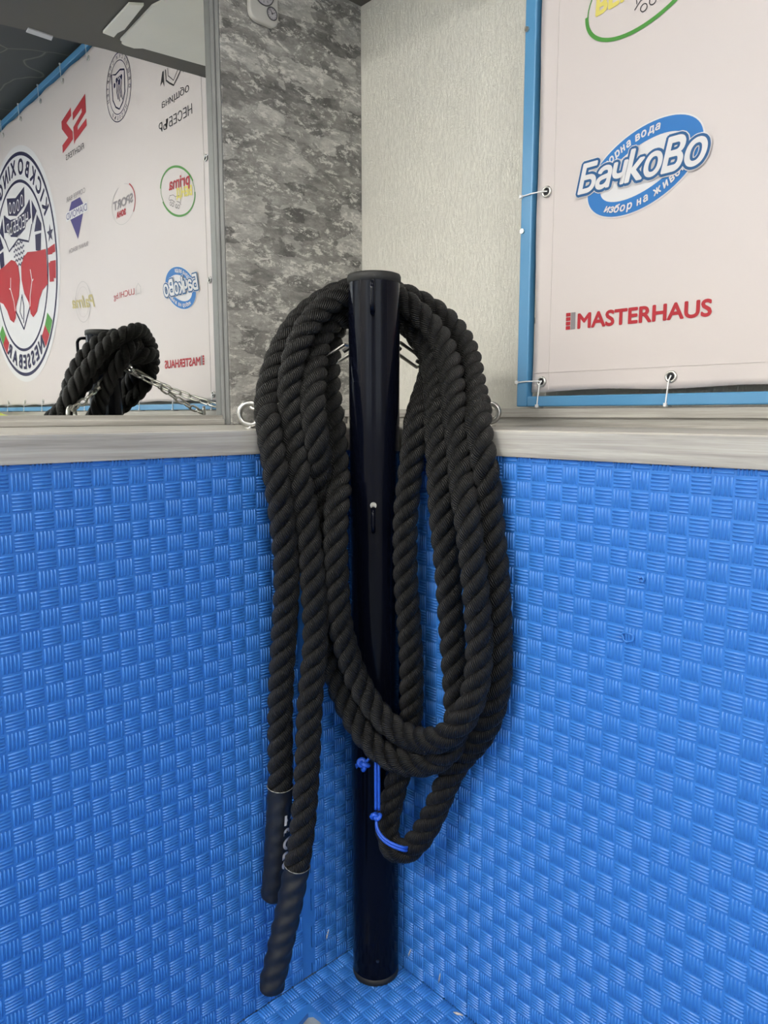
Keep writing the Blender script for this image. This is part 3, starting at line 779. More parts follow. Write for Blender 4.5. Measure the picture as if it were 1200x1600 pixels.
armb = both([(0.0, 0.145), (0.11, 0.165), (0.185, 0.285), (0.215, 0.21), (0.11, 0.235), (0.0, 0.225)][:3] + [(0.205, 0.20), (0.14, 0.19)]) + both([(0.0, 0.235), (0.0, 0.15), (0.10, 0.17), (0.20, 0.22), (0.20, 0.285), (0.10, 0.245)])
torso = both([(0.225, 0.275), (0.285, 0.215), (0.215, 0.165)]) + both([(0.235, 0.13), (0.285, 0.20), (0.335, 0.15), (0.33, 0.12)]) + both([(0.245, 0.115), (0.325, 0.11), (0.305, 0.03), (0.24, 0.045)])
decal('torso_shapes', mill + armb + torso, 'print_navy', 3, lg)
decal('mill_arches', [ringshape(ex - 0.09 + 0.06 * k, ez + 0.285 + 0.01 * abs(k - 1.5), 0.02, 0.028, 0.006, n=16) for k in range(4)], 'print_white', 4, lg)
decal('small_lettering', [T(text2d('НЕСЕБЪР'), ex - 0.165, ex + 0.165, ez + 0.172, ez + 0.235)], 'print_white', 4, lg)
wav = []
for k in range(5):
    wav.append(line([(ex - 0.08 + 0.16 * i / 16, ez + 0.115 - 0.025 * k + 0.006 * math.sin(i * PI / 2)) for i in range(17)], 0.008))
wav += [line([(ex + s_ * 0.21, ez + 0.17), (ex + s_ * 0.15, ez + 0.10), (ex, ez + 0.135)], 0.010) for s_ in (-1, 1)]
wav += [line([(ex + s_ * 0.02, ez - 0.13), (ex + s_ * 0.05, ez - 0.18), (ex + s_ * 0.075, ez - 0.21)], 0.006) for s_ in (-1, 1)]
wav += [poly([(ex, ez - 0.11), (ex + 0.09, ez - 0.23), (ex + 0.05, ez - 0.25), (ex, ez - 0.30), (ex - 0.05, ez - 0.25), (ex - 0.09, ez - 0.23)])]
decal('dark_lines', wav[:7], 'print_navy', 3, lg)
decal('chin_lines', [line([(ex + s_ * 0.11, ez - 0.20), (ex + s_ * 0.06, ez - 0.245), (ex, ez - 0.30)], 0.012) for s_ in (-1, 1)] + [line([(ex, ez - 0.13), (ex - 0.02, ez - 0.19), (ex, ez - 0.27)], 0.010), line([(ex + 0.005, ez - 0.14), (ex + 0.045, ez - 0.21), (ex + 0.01, ez - 0.25)], 0.008)], 'print_navy', 3, lg)
glove = [(0.020, 0.005), (0.065, 0.040), (0.125, 0.055), (0.245, 0.040), (0.375, 0.030), (0.375, -0.125), (0.300, -0.145), (0.245, -0.185), (0.205, -0.235), (0.150, -0.255), (0.115, -0.235), (0.098, -0.180), (0.040, -0.130), (0.012, -0.060)]
decal('red_gloves', both(glove) + both([(0.400, 0.030), (0.455, 0.025), (0.455, -0.005), (0.400, 0.0)]) + both([(0.400, -0.035), (0.455, -0.040), (0.455, -0.125), (0.400, -0.120)]), 'print_red', 5, lg)
decal('glove_lines', [line([(ex + s_ * 0.15, ez - 0.03), (ex + s_ * 0.165, ez - 0.085), (ex + s_ * 0.125, ez - 0.15), (ex + s_ * 0.115, ez - 0.20)], 0.008) for s_ in (-1, 1)] + [line([(ex + s_ * 0.165, ez - 0.085), (ex + s_ * 0.185, ez - 0.08)], 0.007) for s_ in (-1, 1)], 'print_white', 6, lg)

# ------------------------------------------------------------------ the black ring post
ROOM_MID = Vector((-0.9, -1.01, 1.06))
FV = Vector((0.684600, 0.728914, 0)); RV = Vector((FV.y, -FV.x, 0))
POST0, POST1, PH = Vector((-0.0437, -0.0750, 0)), Vector((-0.0522, -0.0841, 1.292)), 1.292
PR = 0.0433
def pp(lat, front, z):
    return POST0.lerp(POST1, z / PH) + RV * lat - FV * front
def lathe(prof, seg=56, capped=True):
    bm = bmesh.new(); rings = []
    for r, z in prof:
        rings.append([bm.verts.new(pp(r * math.cos(2 * PI * k / seg), r * math.sin(2 * PI * k / seg), z)) for k in range(seg)])
    for i in range(len(rings) - 1):
        for k in range(seg): bm.faces.new((rings[i][k], rings[i][(k + 1) % seg], rings[i + 1][(k + 1) % seg], rings[i + 1][k]))
    bm.faces.new(rings[0][::-1])
    if capped: bm.faces.new(rings[-1])
    bmesh.ops.recalc_face_normals(bm, faces=bm.faces)
    return bm
post = empty('ring_post', tuple(POST0), 'glossy black steel ring post standing in the blue mat corner, rope hung on it', 'post')
obj('post_tube', lathe([(PR - 0.004, 0.0135), (PR - 0.0004, 0.0137), (PR, 0.0142), (PR, 0.0150), (PR, 0.3), (PR, 0.6), (PR, 0.9), (PR, 1.2), (PR, 1.2795)], capped=False), M['post'], post, smooth=True)
obj('foot_cap', lathe([(PR - 0.004, 0.0003), (PR, 0.0015), (PR + 0.0004, 0.006), (PR + 0.0002, 0.0135), (PR - 0.003, 0.0145)]), M['capm'], post, smooth=True)
obj('top_cap', lathe([(PR - 0.002, 1.276), (PR + 0.0016, 1.279), (PR + 0.0018, 1.288), (PR + 0.0004, 1.2915), (PR - 0.0025, 1.2925), (PR - 0.004, 1.2905), (PR - 0.006, 1.2885), (PR - 0.010, 1.288)]), M['capm'], post, smooth=True)
def uloop(z0, z1, out, r, mat, lat=-0.0015):
    f = PR - 0.002; mid = (z0 + z1) / 2; pts = [pp(lat, f, z1)]
    n = 7; cr = min(out, (z1 - z0) / 2) * 0.6
    pts.append(pp(lat, f + out - cr, z1))
    for k in range(1, n): a = PI / 2 * k / n; pts.append(pp(lat, f + out - cr + cr * math.sin(a), z1 - cr + cr * math.cos(a)))
    pts.append(pp(lat, f + out, z1 - cr)); pts.append(pp(lat, f + out, z0 + cr))
    for k in range(1, n): a = PI / 2 * k / n; pts.append(pp(lat, f + out - cr + cr * math.cos(a), z0 + cr - cr * math.sin(a)))
    pts.append(pp(lat, f + out - cr, z0)); pts.append(pp(lat, f, z0))
    return obj('welded_loop', tube(bmesh.new(), pts, r, 12), M[mat], post, smooth=True)
uloop(1.224, 1.272, 0.030, 0.0042, 'post'); uloop(0.866, 0.905, 0.026, 0.0036, 'post')
bm = bmesh.new(); cyl(bm, pp(-0.0015, PR - 0.001, 0.909), pp(-0.0015, PR + 0.004, 0.909), 0.0055, 14)
obj('bolt_head', bm, M['steel'], post, smooth=False)
bm = bmesh.new(); cyl(bm, pp(0.004, PR - 0.001, 0.055), pp(0.004, PR + 0.002, 0.055), 0.003, 12)
obj('bolt_head', bm, M['darksteel'], post)
bm = bmesh.new(); torus(bm, pp(0, -(PR + 0.008), 1.196), RV, 0.011, 0.003, 20, 8)
obj('rear_eye', bm, M['darksteel'], post, smooth=True)

# ------------------------------------------------------------------ the battle rope, one 8.5 m length in four turns
ROPE_PTS = [(-0.2513,-0.0405,0.2432),
(-0.2502,-0.0440,0.2670),
(-0.2493,-0.0467,0.2908),
(-0.2485,-0.0486,0.3148),
(-0.2476,-0.0502,0.3387),
(-0.2465,-0.0516,0.3627),
(-0.2453,-0.0530,0.3866),
(-0.2440,-0.0543,0.4106),
(-0.2428,-0.0553,0.4346),
(-0.2421,-0.0560,0.4586),
(-0.2417,-0.0564,0.4826),
(-0.2415,-0.0566,0.5066),
(-0.2413,-0.0568,0.5307),
(-0.2410,-0.0571,0.5547),
(-0.2405,-0.0576,0.5787),
(-0.2397,-0.0583,0.6027),
(-0.2386,-0.0593,0.6267),
(-0.2374,-0.0605,0.6507),
(-0.2361,-0.0617,0.6746),
(-0.2348,-0.0629,0.6986),
(-0.2334,-0.0642,0.7226),
(-0.2320,-0.0656,0.7465),
(-0.2307,-0.0668,0.7705),
(-0.2300,-0.0675,0.7945),
(-0.2301,-0.0675,0.8185),
(-0.2312,-0.0671,0.8425),
(-0.2328,-0.0663,0.8665),
(-0.2343,-0.0650,0.8904),
(-0.2358,-0.0631,0.9143),
(-0.2374,-0.0606,0.9382),
(-0.2383,-0.0566,0.9618),
(-0.2368,-0.0499,0.9848),
(-0.2335,-0.0404,1.0067),
(-0.2296,-0.0292,1.0275),
(-0.2244,-0.0182,1.0481),
(-0.2155,-0.0008,1.0612),
(-0.2053,0.0139,1.0771),
(-0.1957,0.0237,1.0967),
(-0.1855,0.0310,1.1172),
(-0.1742,0.0372,1.1375),
(-0.1619,0.0423,1.1575),
(-0.1485,0.0462,1.1771),
(-0.1342,0.0487,1.1962),
(-0.1187,0.0497,1.2145),
(-0.1018,0.0487,1.2316),
(-0.0837,0.0459,1.2471),
(-0.0644,0.0417,1.2608),
(-0.0440,0.0373,1.2727),
(-0.0223,0.0330,1.2821),
(-0.0011,0.0239,1.2880),
(0.0167,0.0082,1.2903),
(0.0318,-0.0103,1.2885),
(0.0456,-0.0291,1.2826),
(0.0605,-0.0462,1.2747),
(0.0753,-0.0623,1.2649),
(0.0886,-0.0786,1.2533),
(0.0988,-0.0956,1.2398),
(0.1038,-0.1134,1.2246),
(0.1035,-0.1310,1.2084),
(0.0989,-0.1480,1.1921),
(0.0913,-0.1641,1.1760),
(0.0817,-0.1793,1.1600),
(0.0708,-0.1933,1.1438),
(0.0592,-0.2064,1.1274),
(0.0482,-0.2195,1.1105),
(0.0368,-0.2333,1.0945),
(0.0240,-0.2481,1.0804),
(0.0091,-0.2629,1.0689),
(-0.0075,-0.2765,1.0582),
(-0.0209,-0.2882,1.0429),
(-0.0275,-0.2983,1.0221),
(-0.0321,-0.3069,1.0002),
(-0.0328,-0.3133,0.9771),
(-0.0301,-0.3161,0.9534),
(-0.0285,-0.3178,0.9295),
(-0.0291,-0.3214,0.9058),
(-0.0301,-0.3257,0.8821),
(-0.0307,-0.3297,0.8585),
(-0.0310,-0.3332,0.8347),
(-0.0309,-0.3362,0.8108),
(-0.0306,-0.3386,0.7869),
(-0.0301,-0.3405,0.7630),
(-0.0298,-0.3421,0.7390),
(-0.0298,-0.3434,0.7150),
(-0.0297,-0.3442,0.6910),
(-0.0297,-0.3440,0.6670),
(-0.0302,-0.3422,0.6430),
(-0.0311,-0.3386,0.6193),
(-0.0318,-0.3326,0.5960),
(-0.0318,-0.3239,0.5737),
(-0.0312,-0.3126,0.5525),
(-0.0305,-0.2990,0.5327),
(-0.0318,-0.2841,0.5140),
(-0.0355,-0.2708,0.4943),
(-0.0412,-0.2606,0.4733),
(-0.0467,-0.2532,0.4512),
(-0.0516,-0.2466,0.4286),
(-0.0559,-0.2395,0.4060),
(-0.0605,-0.2316,0.3838),
(-0.0658,-0.2225,0.3622),
(-0.0714,-0.2116,0.3416),
(-0.0784,-0.1976,0.3234),
(-0.0868,-0.1781,0.3139),
(-0.0888,-0.1582,0.3248),
(-0.0842,-0.1502,0.3468),
(-0.0793,-0.1499,0.3702),
(-0.0747,-0.1523,0.3937),
(-0.0700,-0.1554,0.4171),
(-0.0643,-0.1587,0.4402),
(-0.0581,-0.1618,0.4632),
(-0.0526,-0.1641,0.4865),
(-0.0481,-0.1657,0.5100),
(-0.0451,-0.1667,0.5338),
(-0.0436,-0.1672,0.5578),
(-0.0432,-0.1674,0.5818),
(-0.0432,-0.1674,0.6059),
(-0.0435,-0.1671,0.6299),
(-0.0441,-0.1665,0.6539),
(-0.0450,-0.1656,0.6779),
(-0.0464,-0.1644,0.7019),
(-0.0479,-0.1630,0.7258),
(-0.0492,-0.1617,0.7498),
(-0.0503,-0.1606,0.7737),
(-0.0511,-0.1597,0.7977),
(-0.0514,-0.1591,0.8218),
(-0.0513,-0.1586,0.8458),
(-0.0507,-0.1583,0.8698),
(-0.0494,-0.1583,0.8938),
(-0.0471,-0.1588,0.9177),
(-0.0438,-0.1595,0.9415),
(-0.0398,-0.1595,0.9652),
(-0.0353,-0.1586,0.9888),
(-0.0297,-0.1568,1.0121),
(-0.0232,-0.1537,1.0350),
(-0.0126,-0.1474,1.0550),
(0.0035,-0.1383,1.0704),
(0.0195,-0.1289,1.0857),
(0.0357,-0.1201,1.1010),
(0.0513,-0.1116,1.1172),
(0.0657,-0.1033,1.1345),
(0.0773,-0.0946,1.1537),
(0.0839,-0.0839,1.1741),
(0.0852,-0.0710,1.1941),
(0.0807,-0.0558,1.2122),
(0.0716,-0.0387,1.2260),
(0.0571,-0.0205,1.2296),
(0.0377,-0.0083,1.2239),
(0.0145,-0.0077,1.2196),
(-0.0085,-0.0136,1.2222),
(-0.0309,-0.0131,1.2299),
(-0.0522,-0.0030,1.2321),
(-0.0729,0.0037,1.2228),
(-0.0901,0.0035,1.2061),
(-0.1042,-0.0013,1.1874),
(-0.1164,-0.0091,1.1682),
(-0.1275,-0.0189,1.1492),
(-0.1383,-0.0303,1.1311),
(-0.1495,-0.0418,1.1132),
(-0.1592,-0.0518,1.0937),
(-0.1658,-0.0606,1.0724),
(-0.1694,-0.0684,1.0499),
(-0.1702,-0.0740,1.0266),
(-0.1673,-0.0754,1.0030),
(-0.1630,-0.0715,0.9797),
(-0.1623,-0.0661,0.9563),
(-0.1596,-0.0602,0.9333),
(-0.1562,-0.0593,0.9097),
(-0.1560,-0.0615,0.8858),
(-0.1551,-0.0614,0.8618),
(-0.1532,-0.0598,0.8379),
(-0.1510,-0.0580,0.8140),
(-0.1493,-0.0570,0.7901),
(-0.1484,-0.0571,0.7661),
(-0.1482,-0.0584,0.7421),
(-0.1484,-0.0608,0.7182),
(-0.1484,-0.0646,0.6944),
(-0.1481,-0.0699,0.6710),
(-0.1472,-0.0762,0.6478),
(-0.1452,-0.0834,0.6250),
(-0.1426,-0.0918,0.6027),
(-0.1395,-0.1015,0.5809),
(-0.1353,-0.1121,0.5598),
(-0.1298,-0.1239,0.5395),
(-0.1234,-0.1375,0.5209),
(-0.1162,-0.1541,0.5051),
(-0.1086,-0.1739,0.4939),
(-0.1010,-0.1961,0.4893),
(-0.0943,-0.2190,0.4912),
(-0.0892,-0.2415,0.4979),
(-0.0826,-0.2619,0.5087),
(-0.0737,-0.2773,0.5244),
(-0.0654,-0.2847,0.5455),
(-0.0605,-0.2860,0.5689),
(-0.0584,-0.2841,0.5927),
(-0.0574,-0.2815,0.6166),
(-0.0570,-0.2787,0.6405),
(-0.0568,-0.2760,0.6643),
(-0.0567,-0.2735,0.6882),
(-0.0569,-0.2712,0.7122),
(-0.0573,-0.2691,0.7361),
(-0.0577,-0.2670,0.7600),
(-0.0580,-0.2647,0.7839),
(-0.0582,-0.2619,0.8078),
(-0.0581,-0.2585,0.8316),
(-0.0577,-0.2545,0.8553),
(-0.0568,-0.2500,0.8789),
(-0.0550,-0.2451,0.9023),
(-0.0522,-0.2399,0.9256),
(-0.0484,-0.2343,0.9487),
(-0.0437,-0.2282,0.9714),
(-0.0381,-0.2212,0.9937),
(-0.0313,-0.2130,1.0152),
(-0.0235,-0.2032,1.0357),
(-0.0141,-0.1930,1.0552),
(-0.0026,-0.1825,1.0735),
(0.0085,-0.1717,1.0919),
(0.0194,-0.1602,1.1099),
(0.0296,-0.1480,1.1280),
(0.0386,-0.1349,1.1460),
(0.0452,-0.1203,1.1639),
(0.0492,-0.1043,1.1814),
(0.0494,-0.0882,1.1992),
(0.0448,-0.0729,1.2171),
(0.0370,-0.0577,1.2339),
(0.0261,-0.0396,1.2453),
(0.0152,-0.0200,1.2538),
(0.0008,-0.0012,1.2562),
(-0.0143,0.0161,1.2495),
(-0.0286,0.0291,1.2357),
(-0.0416,0.0321,1.2161),
(-0.0537,0.0266,1.1962),
(-0.0651,0.0185,1.1767),
(-0.0747,0.0102,1.1563),
(-0.0827,0.0017,1.1353),
(-0.0896,-0.0073,1.1141),
(-0.0953,-0.0168,1.0928),
(-0.1004,-0.0266,1.0714),
(-0.1052,-0.0366,1.0501),
(-0.1103,-0.0466,1.0289),
(-0.1156,-0.0560,1.0074),
(-0.1206,-0.0636,0.9852),
(-0.1237,-0.0701,0.9623),
(-0.1303,-0.0817,0.9426),
(-0.1424,-0.0936,0.9257),
(-0.1512,-0.0994,0.9044),
(-0.1562,-0.1033,0.8812),
(-0.1599,-0.1068,0.8577),
(-0.1620,-0.1090,0.8339),
(-0.1621,-0.1101,0.8099),
(-0.1616,-0.1107,0.7859),
(-0.1608,-0.1115,0.7619),
(-0.1597,-0.1131,0.7379),
(-0.1567,-0.1149,0.7141),
(-0.1522,-0.1170,0.6906),
(-0.1468,-0.1196,0.6674),
(-0.1407,-0.1233,0.6444),
(-0.1340,-0.1289,0.6220),
(-0.1268,-0.1366,0.6005),
(-0.1194,-0.1470,0.5802),
(-0.1120,-0.1610,0.5622),
(-0.1054,-0.1792,0.5480),
(-0.1008,-0.2012,0.5401),
(-0.0994,-0.2251,0.5391),
(-0.1011,-0.2485,0.5436),
(-0.1034,-0.2709,0.5520),
(-0.1024,-0.2922,0.5630),
(-0.0983,-0.3100,0.5785),
(-0.0921,-0.3229,0.5977),
(-0.0854,-0.3313,0.6192),
(-0.0792,-0.3358,0.6419),
(-0.0744,-0.3376,0.6654),
(-0.0714,-0.3377,0.6892),
(-0.0698,-0.3368,0.7132),
(-0.0695,-0.3354,0.7371),
(-0.0698,-0.3332,0.7611),
(-0.0702,-0.3305,0.7849),
(-0.0705,-0.3273,0.8088),
(-0.0703,-0.3235,0.8325),
(-0.0698,-0.3193,0.8561),
(-0.0688,-0.3144,0.8796),
(-0.0670,-0.3085,0.9029),
(-0.0638,-0.3009,0.9254),
(-0.0578,-0.2906,0.9462),
(-0.0489,-0.2798,0.9658),
(-0.0410,-0.2708,0.9865),
(-0.0341,-0.2617,1.0077),
(-0.0270,-0.2517,1.0284),
(-0.0193,-0.2409,1.0484),
(-0.0113,-0.2305,1.0685),
(-0.0021,-0.2200,1.0881),
(0.0077,-0.2090,1.1071),
(0.0177,-0.1971,1.1254),
(0.0267,-0.1846,1.1438),
(0.0336,-0.1711,1.1624),
(0.0389,-0.1567,1.1809),
(0.0413,-0.1408,1.1987),
(0.0395,-0.1242,1.2159),
(0.0335,-0.1081,1.2326),
(0.0241,-0.0928,1.2486),
(0.0148,-0.0757,1.2626),
(0.0078,-0.0559,1.2741),
(-0.0054,-0.0371,1.2796),
(-0.0248,-0.0235,1.2773),
(-0.0472,-0.0179,1.2712),
(-0.0698,-0.0183,1.2632),
(-0.0907,-0.0161,1.2517),
(-0.1095,-0.0128,1.2371),
(-0.1263,-0.0107,1.2201),
(-0.1413,-0.0106,1.2014),
(-0.1542,-0.0117,1.1811),
(-0.1647,-0.0130,1.1596),
(-0.1725,-0.0138,1.1369),
(-0.1775,-0.0153,1.1135),
(-0.1817,-0.0198,1.0902),
(-0.1851,-0.0263,1.0674),
(-0.1882,-0.0338,1.0447),
(-0.1917,-0.0412,1.0221),
(-0.1952,-0.0490,0.9997),
(-0.1991,-0.0593,0.9784),
(-0.2007,-0.0684,0.9562),
(-0.1989,-0.0721,0.9326),
(-0.1972,-0.0750,0.9088),
(-0.1965,-0.0791,0.8851),
(-0.1963,-0.0836,0.8615),
(-0.1966,-0.0879,0.8379),
(-0.1974,-0.0919,0.8142),
(-0.1980,-0.0951,0.7904),
(-0.1979,-0.0971,0.7665),
(-0.1970,-0.0981,0.7425),
(-0.1967,-0.0986,0.7185),
(-0.1980,-0.0994,0.6945),
(-0.2008,-0.1002,0.6706),
(-0.2046,-0.1009,0.6469),
(-0.2088,-0.1016,0.6233),
(-0.2128,-0.1027,0.5996),
(-0.2163,-0.1043,0.5759),
(-0.2193,-0.1061,0.5521),
(-0.2223,-0.1081,0.5283),
(-0.2253,-0.1100,0.5046),
(-0.2287,-0.1117,0.4808),
(-0.2322,-0.1131,0.4571),
(-0.2359,-0.1144,0.4334),
(-0.2397,-0.1154,0.4097),
(-0.2436,-0.1158,0.3860),
(-0.2477,-0.1154,0.3623),
(-0.2521,-0.1143,0.3387),
(-0.2567,-0.1131,0.3152),
(-0.2615,-0.1116,0.2917),
(-0.2663,-0.1097,0.2682),
(-0.2711,-0.1075,0.2448),
(-0.2759,-0.1051,0.2213),
(-0.2807,-0.1027,0.1979),
(-0.2856,-0.1001,0.1745),
(-0.2906,-0.0975,0.1512),
(-0.2956,-0.0949,0.1278)]
def catmull(P, n):
    P = [Vector(p) for p in P]; Q = [P[0] * 2 - P[1]] + P + [P[-1] * 2 - P[-2]]; out = []
    for i in range(1, len(Q) - 2):
        a, b, c, d = Q[i - 1:i + 3]
        for k in range(n):
            t = k / n; out.append(0.5 * ((2 * b) + (c - a) * t + (2 * a - 5 * b + 4 * c - d) * t * t + (3 * b - a - 3 * c + d) * t ** 3))
    out.append(P[-1]); return out
CL = catmull(ROPE_PTS, 6)
PITCH, RS, RH, HAND = 0.086, 0.0106, 0.0116, 1
RP_, RT, RA, RB = frames(CL)
arc = [0.0]
for i in range(1, len(RP_)): arc.append(arc[-1] + (RP_[i] - RP_[i - 1]).length)
TOT = arc[-1]
rope = empty('battle_rope', tuple(CL[len(CL) // 2]), 'thick black three-strand battle rope hung in four turns over the black post', 'rope')
org = world_loc(rope)
SEG = 14
for s in range(3):
    cen = []
    for i in range(len(RP_)):
        ph = HAND * 2 * PI * arc[i] / PITCH + s * 2 * PI / 3
        cen.append(RP_[i] + (RA[i] * math.cos(ph) + RB[i] * math.sin(ph)) * RH)
    V = []; Fc = []; UV = []; sl = 0.0
    for i in range(len(cen)):
        t = (cen[min(i + 1, len(cen) - 1)] - cen[max(i - 1, 0)]).normalized()
        n1 = (cen[i] - RP_[i]); n1 = (n1 - t * n1.dot(t)).normalized(); n2 = t.cross(n1)
        if i: sl += (cen[i] - cen[i - 1]).length
        for k in range(SEG):
            a = 2 * PI * k / SEG
            V.append(cen[i] + n1 * math.cos(a) * RS * 0.97 + n2 * math.sin(a) * RS * 1.06 - org)
            UV.append(sl)
    me = bpy.data.meshes.new('strand')
    nI = len(cen)
    for i in range(nI - 1):
        for k in range(SEG): Fc.append((i * SEG + k, i * SEG + (k + 1) % SEG, (i + 1) * SEG + (k + 1) % SEG, (i + 1) * SEG + k))
    me.from_pydata(V, [], Fc)
    uvl = me.uv_layers.new(name='uv'); dat = []
    for f in range(len(Fc)):
        k = f % SEG; va = Fc[f]
        for j, vi in enumerate(va):
            kk = k if j in (0, 3) else k + 1
            dat += [UV[vi], kk / SEG]
    uvl.data.foreach_set('uv', dat)
    me.polygons.foreach_set('use_smooth', [True] * len(me.polygons))
    me.materials.append(M['rope'])
    o = bpy.data.objects.new('strand', me); COL.objects.link(o); o.parent = rope

def sleeve(i0, i1, r0, lobes, label, flip):
    """shrink sleeve round the rope between centreline samples i0..i1"""
    sg = 48; V = []; Fc = []; n = i1 - i0 + 1
    tw = lambda i: HAND * 2 * PI * arc[i] / PITCH
    def ring(i, k_, off=0.0):
        c = RP_[i] + RT[i] * off
        for k in range(sg):
            a = 2 * PI * k / sg; r = (r0 + lobes * math.cos(3 * (a - tw(i)))) * k_
            V.append(c + (RA[i] * math.cos(a) + RB[i] * math.sin(a)) * r)
    seq = [(i, 1.0, 0.0) for i in range(i0, i1 + 1)]
    e = i0 if flip else i1; sgn = -1 if flip else 1
    cap = [(e, 0.97, 0.003 * sgn), (e, 0.85, 0.006 * sgn), (e, 0.55, 0.0068 * sgn), (e, 0.02, 0.0068 * sgn)]
    if flip: seq = cap[::-1] + seq
    else: seq = seq + cap
    for q in seq: ring(*q)
    for i in range(len(seq) - 1):
        for k in range(sg): Fc.append((i * sg + k, i * sg + (k + 1) % sg, (i + 1) * sg + (k + 1) % sg, (i + 1) * sg + k))
    o = arrays_mesh('end_sleeve', V, Fc, M['sleeve'], rope, smooth=True); o['label'] = label
    j = i1 if flip else i0
    bm = bmesh.new(); c = RP_[j]
    tube(bm, [c + (RA[j] * math.cos(2 * PI * k / 40) + RB[j] * math.sin(2 * PI * k / 40)) * (r0 + 0.0006 + lobes * math.cos(3 * (2 * PI * k / 40 - tw(j)))) for k in range(40)], [0.0004 + 0.0005 * (0.5 + 0.5 * math.sin(k * 2.1)) for k in range(40)], 5, closed=True)
    obj('sleeve_edge', bm, M['sleeve_edge'], o)
    return o
iA = next(i for i in range(len(arc)) if arc[i] > 0.200); iB = next(i for i in range(len(arc)) if arc[i] > TOT - 0.212)
sA = sleeve(0, iA, 0.0212, 0.0006, 'smooth black end sleeve with white lettering on its side', True)
sB = sleeve(iB, len(RP_) - 1, 0.0208, 0.0013, 'black end sleeve showing the twist of the rope', False)
# white letters running up the right side of the shorter end
tf = text2d('SPORT', 0.04, 0.0, 1.25); bb = bbox(tf[0]); V = []
L0, L1 = 0.060, 0.158; HT = 0.022
for x, y in tf[0]:
    s_ = L0 + (x - bb[0]) / (bb[1] - bb[0]) * (L1 - L0)
    j = min(range(len(arc)), key=lambda q: abs(arc[q] - s_)); c = RP_[j] + RT[j] * (s_ - arc[j]); t = RT[j]
    vd = (c - ROOM_MID).normalized(); side = vd.cross(t).normalized()
    if side.dot(RV) < 0: side = -side
    front = -(vd - t * vd.dot(t)).normalized()
    ang = ((bb[3] - y) / (bb[3] - bb[2]) * HT - 0.0035) / 0.0222 + 0.62     # angle from the front towards the right side
    V.append(c + (front * math.cos(ang) + side * math.sin(ang)) * 0.0224)
arrays_mesh('lettering', V, tf[1], M['print_white'], sA)

# ------------------------------------------------------------------ blue tie cord
cord = empty('blue_cord', (-0.1132, -0.1566, 0.42), 'thin blue braided cord with two knots tying the lowest rope turn', 'cord')
def knot(c, R, r, ax=(0, 0, 1)):
    q = Vector((0, 0, 1)).rotation_difference(Vector(ax)); c = Vector(c); P = []
    for i in range(60):
        t = 2 * PI * i / 60; P.append(c + q @ (Vector((math.sin(t) + 2 * math.sin(2 * t), math.cos(t) - 2 * math.cos(2 * t), -math.sin(3 * t) * 1.2)) * R / 3))
    return tube(bmesh.new(), P, r, 8, closed=True)
def cseg(pts, r=0.0026, off=(0, 0, 0), name='cord_strand'):
    P = catmull([Vector(p) + Vector(off) for p in pts], 6)
    return obj(name, tube(bmesh.new(), P, r, 8), M['cord'], cord, smooth=True)
up = [(-0.0990, -0.1440, 0.500), (-0.1100, -0.1530, 0.482), (-0.1136, -0.1560, 0.461), (-0.1140, -0.1566, 0.430), (-0.1145, -0.1572, 0.392)]
cseg(up, off=tuple(RV * -0.0027)); cseg(up, off=tuple(RV * 0.0027))
lo = [(-0.1185, -0.1590, 0.377), (-0.1225, -0.1645, 0.366), (-0.1240, -0.1740, 0.3575), (-0.1215, -0.1850, 0.3510), (-0.1150, -0.1975, 0.3455), (-0.1040, -0.2090, 0.3400), (-0.0900, -0.2080, 0.333)]
cseg(lo, off=(0, 0, 0.0024)); cseg(lo, off=(0, 0, -0.0026))
obj('knot', knot((-0.1175, -0.1580, 0.3815), 0.0080, 0.0036, (0.3, 0.2, 1)), M['cord'], cord, smooth=True)
obj('knot', knot((-0.1190, -0.1270, 0.4640), 0.0095, 0.0040, (1, 0.2, 0.3)), M['cord'], cord, smooth=True)
cseg([(-0.1170, -0.1300, 0.468), (-0.1120, -0.1380, 0.480), (-0.1010, -0.1450, 0.492)])
bm = bmesh.new(); rnd = random.Random(4)
for k in range(16):
    a = Vector((-0.1200, -0.1225, 0.4640)); d = (-RV * (0.8 + rnd.random() * .5) + Vector((rnd.uniform(-.3, .3), rnd.uniform(-.3, .3), rnd.uniform(-.9, .2)))).normalized()
    tube(bm, [a, a + d * 0.005, a + d * 0.0105 + Vector((0, 0, -0.0015))], [0.0012, 0.0011, 0.0006], 5)
obj('frayed_end', bm, M['cord'], cord, smooth=True)

# ------------------------------------------------------------------ eye bolts, turnbuckles, chains
RING_R, RING_L, RING_C = Vector((0.259, -0.086, 1.064)), Vector((-0.2035, 0.0676, 1.062)), Vector((0.215, 0.225, 1.064))
def eye_bolt(c, ax, label, R=0.0185):
    t = empty('eye_bolt', (c.x, c.y, LEDGE_Z1), label, 'eye bolt', 'steel eye bolts on the wooden ledge')
    obj('eye', torus(bmesh.new(), c, ax, R, 0.0052, 32, 10), M['eyesteel'], t, smooth=True)
    bm = bmesh.new(); cyl(bm, (c.x, c.y, LEDGE_Z1 + 0.0002), (c.x, c.y, c.z - R + 0.001), 0.0042, 14); obj('shank', bm, M['steel'], t)
    bm = bmesh.new(); cyl(bm, (c.x, c.y, LEDGE_Z1 + 0.0001), (c.x, c.y, LEDGE_Z1 + 0.0018), 0.012, 24); obj('washer', bm, M['steel'], t)
    return t
eye_bolt(RING_R, -FV + Vector((0, 0.35, 0)), 'steel eye bolt on the right ledge, half hidden by the outer rope turn')
eye_bolt(RING_L, -FV, 'steel eye bolt on the left ledge, just left of the outermost rope')
eye_bolt(RING_C, -RV, 'steel eye bolt at the back of the ledge corner, hidden behind the post')

